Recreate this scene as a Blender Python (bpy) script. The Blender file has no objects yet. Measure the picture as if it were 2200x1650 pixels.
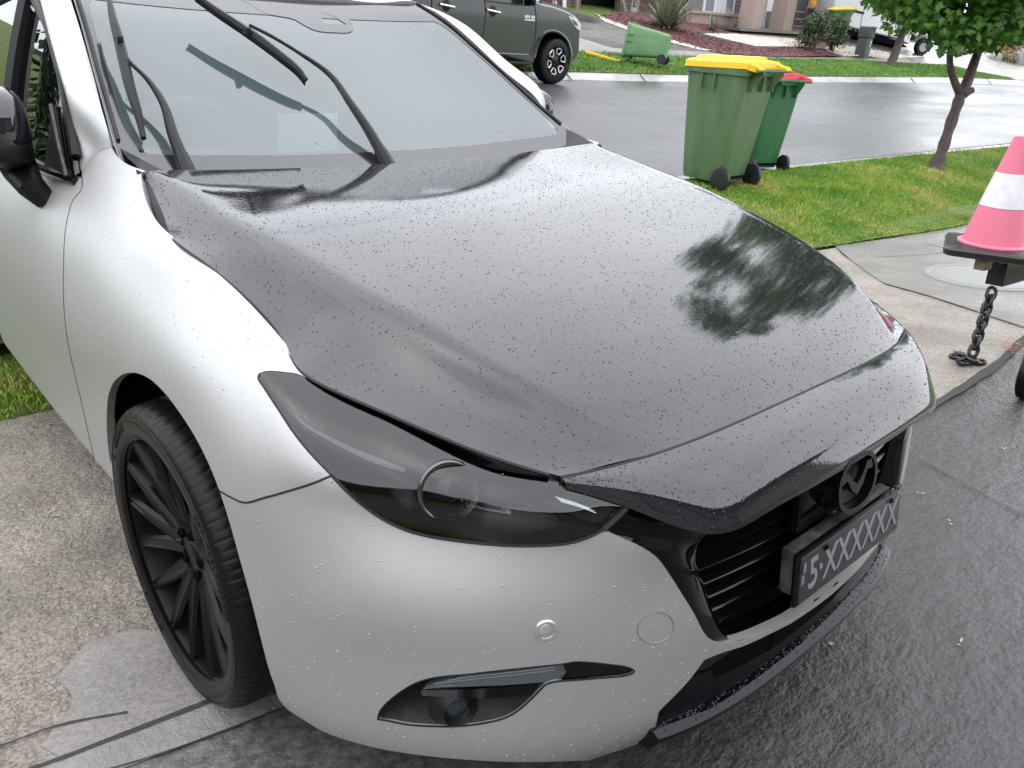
import bpy, bmesh, math, random
import numpy as np
from mathutils import Vector, Matrix
from mathutils.bvhtree import BVHTree
from mathutils.geometry import delaunay_2d_cdt
rad = math.radians
random.seed(7); RNG = np.random.default_rng(7)
SC = bpy.context.scene
COL = SC.collection
# ------------------------------------------------------------------ camera
SL = rad(5.79)                       # the driveway falls towards the street
CS, SN = math.cos(SL), math.sin(SL)
def T(p):                            # driveway frame -> level world
    x, y, z = p
    return np.array([x*CS - z*SN, y, x*SN + z*CS])
CAR_C = np.array([1.3936014, -1.24332782, 1.18803809])
YAW, PIT, ROL, FPX = rad(138.65022415), rad(21.27830656), rad(0.482558), 1666.556
def cam_axes():
    cy, sy, cp, sp = math.cos(YAW), math.sin(YAW), math.cos(PIT), math.sin(PIT)
    f = np.array([cy*cp, sy*cp, -sp]); r = np.array([sy, -cy, 0.0]); u = np.cross(r, f)
    c, s = math.cos(ROL), math.sin(ROL)
    return c*r + s*u, -s*r + c*u, f
AX = cam_axes()
AXW = [T(a) for a in AX]; CW = T(CAR_C)
cd = bpy.data.cameras.new('camera'); cam = bpy.data.objects.new('camera', cd); COL.objects.link(cam)
cd.sensor_width = 36; cd.lens = FPX/2200*36; cd.clip_start = 0.05; cd.clip_end = 2000
M = Matrix.Identity(4)
for i in range(3):
    M[i][0] = AXW[0][i]; M[i][1] = AXW[1][i]; M[i][2] = -AXW[2][i]; M[i][3] = CW[i]
cam.matrix_world = M
SC.camera = cam
# ------------------------------------------------------------------ world, sun, exposure
world = bpy.data.worlds.new('World'); SC.world = world; world.use_nodes = True
wn = world.node_tree.nodes; wl = world.node_tree.links; wn.clear()
SUN_EL, SUN_AZ = rad(62), rad(200)
sky = wn.new('ShaderNodeTexSky'); sky.sky_type = 'NISHITA'; sky.sun_disc = False
sky.sun_elevation = SUN_EL; sky.sun_rotation = SUN_AZ; sky.air_density = 1.5; sky.dust_density = 6
hs = wn.new('ShaderNodeHueSaturation'); hs.inputs['Saturation'].default_value = 0.25
wl.new(sky.outputs[0], hs.inputs['Color'])
# a layer of cloud over the sky, brighter overhead and broken into soft patches
tc = wn.new('ShaderNodeTexCoord'); mp = wn.new('ShaderNodeMapping'); mp.inputs['Scale'].default_value = (1, 1, 2.2)
nz = wn.new('ShaderNodeTexNoise'); nz.inputs['Scale'].default_value = 2.3; nz.inputs['Detail'].default_value = 5; nz.inputs['Roughness'].default_value = .55
cr = wn.new('ShaderNodeValToRGB')
cr.color_ramp.elements[0].position = .3; cr.color_ramp.elements[0].color = (13.2, 13.7, 14.8, 1)
cr.color_ramp.elements[1].position = .72; cr.color_ramp.elements[1].color = (17.0, 17.4, 18.4, 1)
wl.new(tc.outputs['Generated'], mp.inputs[0]); wl.new(mp.outputs[0], nz.inputs[0]); wl.new(nz.outputs[0], cr.inputs[0])
mx = wn.new('ShaderNodeMixRGB'); mx.inputs[0].default_value = .85
wl.new(hs.outputs[0], mx.inputs[1]); wl.new(cr.outputs[0], mx.inputs[2])
bg = wn.new('ShaderNodeBackground'); bg.inputs['Strength'].default_value = 0.115
wo = wn.new('ShaderNodeOutputWorld'); wl.new(mx.outputs[0], bg.inputs[0]); wl.new(bg.outputs[0], wo.inputs[0])
sd = bpy.data.lights.new('sun', 'SUN'); sd.energy = 0.5; sd.angle = rad(130); sd.color = (1, .97, .93)
sun = bpy.data.objects.new('sun', sd); COL.objects.link(sun)
sun.rotation_euler = (rad(28), 0, rad(160))
SC.view_settings.view_transform = 'Standard'; SC.view_settings.look = 'None'
SC.view_settings.exposure = 0.64; SC.view_settings.gamma = 1
SC.cycles.max_bounces = 8; SC.cycles.transparent_max_bounces = 12
SC.cycles.caustics_reflective = False; SC.cycles.caustics_refractive = False
# ------------------------------------------------------------------ rays through the photograph
def ray(u, v, w=False):
    a = AXW if w else AX
    return (u-1100)/FPX*a[0] - (v-825)/FPX*a[1] + a[2]
def P(u, v, **k):                    # point on a plane of the driveway frame
    d = ray(u, v); i = 'xyz'.index(list(k)[0]); t = (list(k.values())[0]-CAR_C[i])/d[i]
    return CAR_C + t*d
def PW(u, v, **k):                   # the same in the level world (k: x, y, z or d = depth)
    d = ray(u, v, True)
    if 'd' in k: return CW + k['d']*d
    i = 'xyz'.index(list(k)[0]); t = (list(k.values())[0]-CW[i])/d[i]
    return CW + t*d
# ------------------------------------------------------------------ materials
MATS = {}
def mat(name, col=(.5, .5, .5), rough=.5, metal=0.0, ior=1.5, coat=0, coat_r=.05, emis=None, trans=0, spec=.5):
    m = bpy.data.materials.new(name); m.use_nodes = True
    b = m.node_tree.nodes['Principled BSDF']
    b.inputs['Base Color'].default_value = (*col, 1); b.inputs['Roughness'].default_value = rough
    b.inputs['Metallic'].default_value = metal; b.inputs['IOR'].default_value = ior
    b.inputs['Coat Weight'].default_value = coat; b.inputs['Coat Roughness'].default_value = coat_r
    b.inputs['Transmission Weight'].default_value = trans; b.inputs['Specular IOR Level'].default_value = spec
    if emis: b.inputs['Emission Color'].default_value = (*emis[:3], 1); b.inputs['Emission Strength'].default_value = emis[3]
    MATS[name] = m
    return m
def nd(m, t, **k):
    n = m.node_tree.nodes.new(t)
    for a, b in k.items():
        if a in n.inputs: n.inputs[a].default_value = b
        else: setattr(n, a, b)
    return n
def lk(m, a, b): m.node_tree.links.new(a, b)
def bsdf(m): return m.node_tree.nodes['Principled BSDF']
def coords(m, scale=(1, 1, 1), rot=(0, 0, 0)):
    t = nd(m, 'ShaderNodeTexCoord'); p = nd(m, 'ShaderNodeMapping')
    p.inputs['Scale'].default_value = scale; p.inputs['Rotation'].default_value = rot
    lk(m, t.outputs['Object'], p.inputs[0]); return p.outputs[0]
def noise(m, vec, scale, detail=4, rough=.55):
    n = nd(m, 'ShaderNodeTexNoise'); n.inputs['Scale'].default_value = scale; n.inputs['Detail'].default_value = detail
    n.inputs['Roughness'].default_value = rough; lk(m, vec, n.inputs['Vector']); return n.outputs[0]
def ramp(m, fac, stops):
    r = nd(m, 'ShaderNodeValToRGB'); e = r.color_ramp.elements
    while len(e) < len(stops): e.new(.5)
    for x, (p, c) in zip(e, stops):
        x.position = p; x.color = (*c, 1) if len(c) == 3 else c
    lk(m, fac, r.inputs[0]); return r.outputs[0]
def maprange(m, fac, a, b, c, d):
    r = nd(m, 'ShaderNodeMapRange'); r.inputs[1].default_value = a; r.inputs[2].default_value = b
    r.inputs[3].default_value = c; r.inputs[4].default_value = d; lk(m, fac, r.inputs[0]); return r.outputs[0]
def math2(m, op, a, b):
    n = nd(m, 'ShaderNodeMath'); n.operation = op
    for i, x in enumerate((a, b)):
        if isinstance(x, (int, float)): n.inputs[i].default_value = x
        else: lk(m, x, n.inputs[i])
    return n.outputs[0]
def bump(m, h, dist, strength=1.0, prev=None):
    b = nd(m, 'ShaderNodeBump'); b.inputs['Strength'].default_value = strength; b.inputs['Distance'].default_value = dist
    lk(m, h, b.inputs['Height'])
    if prev is not None: lk(m, prev, b.inputs['Normal'])
    return b.outputs[0]
def drops(m, cell=.011, r=.17, h=.0012, cover=.55, sc2=None):
    """rain beads: a dome in some of the cells of a random pattern, as relief of the surface"""
    v = coords(m)
    vo = nd(m, 'ShaderNodeTexVoronoi'); vo.inputs['Scale'].default_value = 1/cell; vo.inputs['Randomness'].default_value = 1
    lk(m, v, vo.inputs['Vector'])
    sep = nd(m, 'ShaderNodeSeparateColor'); lk(m, vo.outputs['Color'], sep.inputs[0])
    rr = maprange(m, sep.outputs[0], cover, 1.0, 0.0, r)            # each bead its own radius, many none
    d = math2(m, 'SUBTRACT', rr, vo.outputs['Distance'])
    d = math2(m, 'MAXIMUM', d, 0.0)
    d = math2(m, 'POWER', d, .6)
    return bump(m, d, h/.3)
silver = mat('silver_paint', (.60, .61, .615), .44, .52)
n = noise(silver, coords(silver), 900, 2); bsdf(silver)
lk(silver, ramp(silver, n, [(.3, (.405, .405, .400)), (.7, (.50, .50, .493))]), bsdf(silver).inputs['Base Color'])
silver_dry = mat('silver_trim', (.75, .76, .77), .3, .9)
vinyl = mat('black_wrap', (.012, .012, .015), .045, 0, 1.72, 0)
lk(vinyl, bump(vinyl, noise(vinyl, coords(vinyl), 120, 2), .00006), bsdf(vinyl).inputs['Normal'])
gloss = mat('gloss_black', (.003, .003, .0045), .05, 0, 1.38, 0)
gloss_dry = mat('gloss_black_clean', (.003, .003, .004), .10, 0, 1.33)
plastic = mat('black_plastic', (.009, .009, .0105), .36, spec=.22)
lk(plastic, bump(plastic, noise(plastic, coords(plastic), 700, 2), .0006), bsdf(plastic).inputs['Normal'])
dark = mat('dark_void', (.004, .004, .005), .9, spec=.05)
rubber = mat('rubber', (.006, .006, .0065), .38, spec=.2)
rimm = mat('satin_black_rim', (.0055, .0055, .006), .36, spec=.2)
seamm = mat('panel_gap', (.004, .004, .005), .6)
chrome = mat('chrome', (.8, .81, .83), .12, 1)
plategrey = mat('weathered_plastic', (.09, .095, .095), .5)
lk(plategrey, ramp(plategrey, noise(plategrey, coords(plategrey), 25, 5), [(.35, (.012, .013, .013)), (.65, (.085, .09, .09))]), bsdf(plategrey).inputs['Base Color'])
whitemark = mat('plate_lettering', (.22, .225, .23), .5)
def thin_glass(name, tint, ior=1.5, haze=0, rough=.0, wet=False, hazecol=(.6, .65, .66)):
    m = bpy.data.materials.new(name); m.use_nodes = True; m.node_tree.nodes.clear()
    o = nd(m, 'ShaderNodeOutputMaterial'); fr = nd(m, 'ShaderNodeFresnel'); fr.inputs[0].default_value = ior
    tr = nd(m, 'ShaderNodeBsdfTransparent'); tr.inputs[0].default_value = (*tint, 1)
    gl = nd(m, 'ShaderNodeBsdfGlossy'); gl.inputs['Roughness'].default_value = rough
    mxs = nd(m, 'ShaderNodeMixShader'); lk(m, fr.outputs[0], mxs.inputs[0])
    base = tr.outputs[0]
    if haze:
        df = nd(m, 'ShaderNodeBsdfDiffuse'); df.inputs[0].default_value = (*hazecol, 1)
        m2 = nd(m, 'ShaderNodeMixShader'); m2.inputs[0].default_value = haze
        lk(m, tr.outputs[0], m2.inputs[1]); lk(m, df.outputs[0], m2.inputs[2]); base = m2.outputs[0]
    lk(m, base, mxs.inputs[1]); lk(m, gl.outputs[0], mxs.inputs[2]); lk(m, mxs.outputs[0], o.inputs[0])
    if wet:
        nrm = drops(m, .016, .16, .0012, .5); lk(m, nrm, gl.inputs['Normal']); lk(m, nrm, fr.inputs['Normal'])
    return m
lensm = thin_glass('headlight_lens', (.55, .56, .58), 1.72, 0, .0, False)
screenm = thin_glass('windscreen_glass', (.66, .78, .78), 2.05, .13, .01, False, (.42, .58, .59))  # teal haze colour stands in for reflected sky, along with condensation
sideglass = thin_glass('tinted_side_glass', (.03, .035, .035), 1.6, 0, .0, False)
water_sil = mat('rain_on_silver', (.38, .38, .38), .16, .55, 1.5, .4)
water = mat('rain_water', (1, 1, 1), .0, 0, 1.33, trans=1)
clear = thin_glass('clear_lens', (.8, .8, .82), 1.5, .15)
# ------------------------------------------------------------------ mesh helpers
def obj(name, verts, faces, m, parent=None, smooth=True, normals=None, mats=None, fm=None):
    me = bpy.data.meshes.new(name)
    me.from_pydata([tuple(map(float, v)) for v in verts], [], [tuple(int(i) for i in f) for f in faces])
    for x in (mats or [m]): me.materials.append(x)
    if fm is not None:
        me.polygons.foreach_set('material_index', list(fm))
    if smooth: me.polygons.foreach_set('use_smooth', [True]*len(me.polygons))
    me.update()
    if normals is not None: me.normals_split_custom_set_from_vertices([tuple(map(float, n)) for n in normals])
    o = bpy.data.objects.new(name, me); COL.objects.link(o)
    if parent is not None: o.parent = parent
    return o
def empty(name, label, cat, loc=(0, 0, 0), rot=(0, 0, 0), group=None):
    o = bpy.data.objects.new(name, None); COL.objects.link(o); o.location = loc; o.rotation_euler = rot
    o['label'] = label; o['category'] = cat
    if group: o['group'] = group
    o.empty_display_size = .1
    return o
def tag(o, label, cat, group=None, kind=None):
    if label: o['label'] = label
    if cat: o['category'] = cat
    if group: o['group'] = group
    if kind: o['kind'] = kind
    return o
class MB:
    """collects shapes of one part into a single mesh"""
    def __init__(s): s.v = []; s.f = []; s.m = []
    def add(s, v, f, mi=0):
        k = len(s.v); s.v += [tuple(map(float, p)) for p in v]; s.f += [tuple(int(i)+k for i in q) for q in f]; s.m += [mi]*len(f)
    def box(s, c, d, rz=0, bev=0, mi=0, R=None):
        x, y, z = [q/2 for q in d]
        if bev:
            b = min(bev, x*.9, y*.9, z*.9); pts = []
            bmx = bmesh.new(); bmesh.ops.create_cube(bmx, size=1)
            for v in bmx.verts: v.co = Vector((v.co.x*2*x, v.co.y*2*y, v.co.z*2*z))
            bmesh.ops.bevel(bmx, geom=list(bmx.edges), offset=b, segments=2, affect='EDGES', profile=.6)
            bmx.verts.index_update(); V = [v.co.copy() for v in bmx.verts]; F = [[v.index for v in f.verts] for f in bmx.faces]; bmx.free()
        else:
            V = [Vector((a*x, b_*y, c_*z)) for a in (-1, 1) for b_ in (-1, 1) for c_ in (-1, 1)]
            F = [(0, 1, 3, 2), (4, 6, 7, 5), (0, 4, 5, 1), (2, 3, 7, 6), (0, 2, 6, 4), (1, 5, 7, 3)]
        Rm = R if R is not None else Matrix.Rotation(rz, 3, 'Z')
        s.add([Rm @ q + Vector(c) for q in V], F, mi); return s
    def tube(s, pts, r, n=8, cap=True, mi=0, closed=False):
        pts = [np.array(p, float) for p in pts]; rr = r if hasattr(r, '__len__') else [r]*len(pts)
        V = []; F = []; up = None; N = len(pts)
        for i, p in enumerate(pts):
            a = pts[(i-1) % N] if (closed or i > 0) else p; b = pts[(i+1) % N] if (closed or i < N-1) else p
            t = b-a; t /= np.linalg.norm(t)+1e-12
            if up is None:
                up = np.array([0, 0, 1.0]) if abs(t[2]) < .9 else np.array([1.0, 0, 0])
            x = np.cross(t, up); x /= np.linalg.norm(x)+1e-12; up = np.cross(x, t)
            for k in range(n):
                an = 2*math.pi*k/n; V.append(p + rr[i]*(math.cos(an)*x + math.sin(an)*up))
        L = N if closed else N-1
        for i in range(L):
            for k in range(n):
                a0 = i*n+k; a1 = i*n+(k+1) % n; b0 = ((i+1) % N)*n+k; b1 = ((i+1) % N)*n+(k+1) % n
                F.append((a0, a1, b1, b0))
        if cap and not closed: F.append(tuple(range(n-1, -1, -1))); F.append(tuple(range((N-1)*n, N*n)))
        s.add(V, F, mi); return s
    def lathe(s, prof, c=(0, 0, 0), axis='Z', n=24, mi=0, R=None):
        V = []; F = []
        for (r, h) in prof:
            for k in range(n):
                a = 2*math.pi*k/n; q = (r*math.cos(a), r*math.sin(a), h)
                q = {'Z': q, 'Y': (q[0], q[2], q[1]), 'X': (q[2], q[0], q[1])}[axis]
                q = Vector(q)
                if R is not None: q = R @ q
                V.append(q + Vector(c))
        for i in range(len(prof)-1):
            for k in range(n): F.append((i*n+k, i*n+(k+1) % n, (i+1)*n+(k+1) % n, (i+1)*n+k))
        s.add(V, F, mi); return s
    def prism(s, poly, d, mi=0):
        """polygon of 3-D points pushed along the vector d"""
        poly = [Vector(p) for p in poly]; n_ = len(poly); d = Vector(d)
        s.add(poly + [p+d for p in poly], [tuple(range(n_-1, -1, -1)), tuple(range(n_, 2*n_))] + [(i, (i+1) % n_, n_+(i+1) % n_, n_+i) for i in range(n_)], mi); return s
    def build(s, name, m, parent=None, smooth=True, mats=None):
        o = obj(name, s.v, s.f, m, parent, smooth, mats=mats, fm=s.m if mats else None)
        bm_ = bmesh.new(); bm_.from_mesh(o.data); bmesh.ops.recalc_face_normals(bm_, faces=bm_.faces); bm_.to_mesh(o.data); bm_.free()
        if smooth:
            try: o.data.set_sharp_from_angle(angle=rad(38))
            except Exception: pass
        return o
def cr_spline(pts, step=8, closed=False, corners=None):
    """Catmull-Rom through 2-D/3-D points"""
    p = [np.array(q, float) for q in pts]; n_ = len(p); out = []
    if n_ < 3: return [p[0]+(p[-1]-p[0])*t for t in np.linspace(0, 1, step+1)]
    R = n_ if closed else n_-1
    for i in range(R):
        a = p[(i-1) % n_] if (closed or i > 0) else 2*p[0]-p[1]
        b = p[i]; c = p[(i+1) % n_]; d = p[(i+2) % n_] if (closed or i < n_-2) else 2*p[-1]-p[-2]
        t1 = max(np.linalg.norm(b-a), 1e-9)**.5; t2 = max(np.linalg.norm(c-b), 1e-9)**.5; t3 = max(np.linalg.norm(d-c), 1e-9)**.5
        m1 = (c-b) + t2*((b-a)/t1 - (c-a)/(t1+t2)); m2 = (c-b) + t2*((d-c)/t3 - (d-b)/(t2+t3))
        for k in range(step):
            t = k/step; out.append((2*t**3-3*t**2+1)*b + (t**3-2*t**2+t)*m1 + (-2*t**3+3*t**2)*c + (t**3-t**2)*m2)
    if not closed: out.append(p[-1])
    return out
def natural(t, Y, tt):
    t = np.asarray(t, float); Y = np.asarray(Y, float); n_ = len(t); h = np.diff(t)
    A = np.zeros((n_, n_)); B = np.zeros(Y.shape)
    A[0, 0] = A[-1, -1] = 1
    for i in range(1, n_-1):
        A[i, i-1] = h[i-1]; A[i, i] = 2*(h[i-1]+h[i]); A[i, i+1] = h[i]
        B[i] = 6*((Y[i+1]-Y[i])/h[i] - (Y[i]-Y[i-1])/h[i-1])
    Mm = np.linalg.solve(A, B.reshape(n_, -1)).reshape(Y.shape)
    k = np.clip(np.searchsorted(t, tt)-1, 0, n_-2)
    a = (t[k+1]-tt); b = (tt-t[k]); hk = h[k]
    e = (slice(None),)+(None,)*(Y.ndim-1)
    a = a[e]; b = b[e]; hk = hk[e]
    return Mm[k]*a**3/(6*hk) + Mm[k+1]*b**3/(6*hk) + (Y[k]/hk - Mm[k]*hk/6)*a + (Y[k+1]/hk - Mm[k+1]*hk/6)*b
class Surf:
    """smooth surface through a grid of control points, with look-up by ray"""
    def __init__(s, G, N=160, Mm=90, soft=0, lin=False):
        G = np.array(G, float); s.G = G
        du = np.linalg.norm(np.diff(G, axis=0), axis=2).mean(1); dv = np.linalg.norm(np.diff(G, axis=1), axis=2).mean(0)
        s.su = np.concatenate([[0], np.cumsum(np.maximum(du, 1e-4))]); s.sv = np.concatenate([[0], np.cumsum(np.maximum(dv, 1e-4))])
        s.N, s.M = N, Mm
        s.tu = np.linspace(0, s.su[-1], N); s.tv = np.linspace(0, s.sv[-1], Mm)
        A = natural(s.su, G, s.tu)                       # N x m x 3
        if lin:
            D = np.stack([np.stack([np.interp(s.tv, s.sv, A[i, :, k]) for k in range(3)], 1) for i in range(N)])
        else: D = natural(s.sv, A.transpose(1, 0, 2), s.tv).transpose(1, 0, 2)
        for it in range(soft):
            E = D.copy(); E[1:-1, 1:-1] = D[1:-1, 1:-1]*.5+(D[1:-1, :-2]+D[1:-1, 2:]+D[:-2, 1:-1]+D[2:, 1:-1])*.125; D = E
        s.D = D
        gu = np.gradient(D, axis=0); gv = np.gradient(D, axis=1); nn = np.cross(gu, gv); nn /= np.linalg.norm(nn, axis=2, keepdims=True)+1e-12
        s.NN = nn
        V = [tuple(p) for p in D.reshape(-1, 3)]; F = []
        for i in range(N-1):
            for j in range(Mm-1):
                a = i*Mm+j; b = a+Mm; F.append((a, b, b+1)); F.append((a, b+1, a+1))
        s.F = F; s.bvh = BVHTree.FromPolygons(V, F)
    def flip(s): s.NN = -s.NN; return s
    def par(s, loc, idx):
        q = idx//2; i = q//(s.M-1); j = q % (s.M-1)
        A = s.D[i, j]; B = s.D[i+1, j]; C_ = s.D[i+1, j+1]; Dd = s.D[i, j+1]; p = np.array(loc)
        fu = np.dot(p-A, B-A)/(np.dot(B-A, B-A)+1e-15); fv = np.dot(p-A, Dd-A)/(np.dot(Dd-A, Dd-A)+1e-15)
        # a couple of Newton steps on the bilinear patch
        for _ in range(4):
            X = A*(1-fu)*(1-fv)+B*fu*(1-fv)+C_*fu*fv+Dd*(1-fu)*fv
            Xu = (B-A)*(1-fv)+(C_-Dd)*fv; Xv = (Dd-A)*(1-fu)+(C_-B)*fu
            J = np.stack([Xu, Xv], 1); dl, *_ = np.linalg.lstsq(J, p-X, rcond=None); fu += dl[0]; fv += dl[1]
        fu = min(max(fu, -.2), 1.2); fv = min(max(fv, -.2), 1.2)
        return np.array([(i+fu)*s.tu[1], (j+fv)*s.tv[1]])
    def hit(s, u, v):
        d = ray(u, v); d = d/np.linalg.norm(d)
        h = s.bvh.ray_cast(Vector(CAR_C), Vector(d))
        if h[0] is not None: return s.par(h[0], h[2])
        t = 1.8
        for _ in range(25):
            q = s.bvh.find_nearest(Vector(CAR_C + t*d)); t = float(np.dot(np.array(q[0])-CAR_C, d))
        return s.par(q[0], q[2])
    def near(s, p):
        q = s.bvh.find_nearest(Vector(p)); return s.par(q[0], q[2])
    def ev(s, st, off=0.0, nrm=False):
        a = min(max(st[0]/s.tu[1], 0), s.N-1.0001); b = min(max(st[1]/s.tv[1], 0), s.M-1.0001)
        i = int(a); j = int(b); fa = a-i; fb = b-j
        def L(X): return X[i, j]*(1-fa)*(1-fb)+X[i+1, j]*fa*(1-fb)+X[i+1, j+1]*fa*fb+X[i, j+1]*(1-fa)*fb
        n_ = L(s.NN); n_ = n_/(np.linalg.norm(n_)+1e-12); p = L(s.D)+off*n_
        return (p, n_) if nrm else p
    def at(s, u, v, off=0.0): return s.ev(s.hit(u, v), off)
def inside(pt, poly):
    x, y = pt; c = False; n_ = len(poly); j = n_-1
    for i in range(n_):
        xi, yi = poly[i]; xj, yj = poly[j]
        if (yi > y) != (yj > y) and x < (xj-xi)*(y-yi)/(yj-yi+1e-15)+xi: c = not c
        j = i
    return c
def line_px(segs, step=6):
    """join smooth runs of pixels (corners between runs) into one dense loop"""
    out = []
    for sg in segs:
        q = cr_spline(sg, step); out += q[:-1]
    return out
def to_par(surf, loop, close=.004):
    out = []
    for q in loop:
        st = surf.hit(q[0], q[1]) if len(q) == 2 else surf.near(q)
        if not out or np.linalg.norm(st-out[-1]) > close: out.append(st)
    if np.linalg.norm(out[0]-out[-1]) < close: out.pop()
    return out
def patch(name, surf, loops, m, parent, step=.014, off=0.0, flange=.012, mirror=False, both=False, dome=0, holes_flange=True, outside=None):
    """a panel: the piece of a surface inside loops[0] and outside the others, with turned-in edges"""
    V = []; E = []; polys = []
    for lp in loops:
        k = len(V); V += [Vector(p) for p in lp]; n_ = len(lp); E += [(k+i, k+(i+1) % n_) for i in range(n_)]
        polys.append([(p[0], p[1]) for p in lp])
    O = np.array(polys[0]); lo = O.min(0); hi = O.max(0); nb = len(V)
    allb = np.concatenate([np.array(p) for p in polys])
    gx = np.arange(lo[0]+step*.5, hi[0], step); gy = np.arange(lo[1]+step*.5, hi[1], step)
    for a, x in enumerate(gx):
        for b, y in enumerate(gy):
            yy = y + (step*.5 if a % 2 else 0)
            if not inside((x, yy), polys[0]) or any(inside((x, yy), h) for h in polys[1:]): continue
            if ((allb-(x, yy))**2).sum(1).min() < (step*.45)**2: continue
            V.append(Vector((x, yy)))
    r = delaunay_2d_cdt(V, E, [], 0, 1e-6)
    ov, of = r[0], r[2]
    F = []
    for f in of:
        c = sum((ov[i] for i in f), Vector((0, 0)))/3
        if inside(c, polys[0]) and not any(inside(c, h) for h in polys[1:]): F.append(tuple(f))
    P3 = []; N3 = []
    for p in ov:
        o_ = off
        if dome:
            dd = math.sqrt(((allb-(p.x, p.y))**2).sum(1).min()); o_ = off + dome*(1-math.exp(-dd/.03))
        q, n_ = surf.ev((p.x, p.y), o_, True); P3.append(q); N3.append(n_)
    # orientation
    a, b, c = F[0]; fn = np.cross(P3[b]-P3[a], P3[c]-P3[a])
    sg = 0
    for f in F[::max(1, len(F)//50)]:
        a, b, c = f; sg += np.sign(np.dot(np.cross(P3[b]-P3[a], P3[c]-P3[a]), N3[a]))
    if sg < 0: F = [tuple(reversed(f)) for f in F]
    if flange:
        cnt = {}
        for f in F:
            for i in range(3):
                e = (f[i], f[(i+1) % 3]); cnt[e] = 1
        nv = {}
        for (a, b) in list(cnt):
            if (b, a) in cnt: continue
            for x in (a, b):
                if x not in nv:
                    k = len(P3); P3.append(P3[x].copy()); P3.append(P3[x]-N3[x]*flange); nv[x] = k
                    N3.append(N3[x]); N3.append(N3[x])
            ed = P3[b]-P3[a]; on = np.cross(ed, N3[a]); on /= np.linalg.norm(on)+1e-12
            for x in (a, b):
                for q in (nv[x], nv[x]+1): N3[q] = on
            F.append((b, a, nv[a], nv[b])); F.append((nv[b], nv[a], nv[a]+1, nv[b]+1))
            F.pop(-2)
    if mirror or both:
        k = len(P3); MP = [p*np.array([1, -1, 1]) for p in P3]; MN = [p*np.array([1, -1, 1]) for p in N3]; MF = [tuple(reversed(f)) for f in F]
        if mirror and not both: P3, N3, F = MP, MN, MF
        else:
            P3 = P3+MP; N3 = N3+MN; F = F+[tuple(i+k for i in f) for f in MF]
    return obj(name, P3, F, m, parent, True, None if dome else N3)
def grid_obj(name, D, NN, m, parent, flange=0, flip=False):
    N, Mm = D.shape[:2]; V = [p for p in D.reshape(-1, 3)]; Nn = [p for p in NN.reshape(-1, 3)]; F = []
    for i in range(N-1):
        for j in range(Mm-1):
            a = i*Mm+j; b = a+Mm; F.append((a, b, b+1, a+1))
    a, b, c, d = F[len(F)//2]
    if np.dot(np.cross(V[b]-V[a], V[c]-V[a]), Nn[a]) < 0: F = [tuple(reversed(f)) for f in F]
    if flange:
        ring = [(i, 0) for i in range(N)]+[(N-1, j) for j in range(1, Mm)]+[(i, Mm-1) for i in range(N-2, -1, -1)]+[(0, j) for j in range(Mm-2, 0, -1)]
        ids = [i*Mm+j for i, j in ring]; k = len(V); L = len(ids); cen = D.mean((0, 1))
        for x in ids: V.append(V[x]); Nn.append(None)
        for x in ids: V.append(V[x]-Nn[x]*flange); Nn.append(None)
        for q in range(L):
            a, b = ids[q], ids[(q+1) % L]; on = np.cross(V[b]-V[a], Nn[a])
            if np.dot(on, V[a]-cen) < 0: on = -on
            on = on/(np.linalg.norm(on)+1e-12); Nn[k+q] = on; Nn[k+L+q] = on
            f = (k+q, k+(q+1) % L, k+L+(q+1) % L, k+L+q)
            if np.dot(np.cross(V[f[1]]-V[f[0]], V[f[2]]-V[f[0]]), on) < 0: f = tuple(reversed(f))
            F.append(f)
    return obj(name, V, F, m, parent, True, Nn)
# ================================================================== THE SILVER CAR
car = empty('car', 'silver hatchback with a satin black bonnet, wet with rain, parked nose up the drive', 'car', rot=(0, -SL, 0))
def flipy(p): return np.array(p)*np.array([1, -1, 1])
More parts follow.
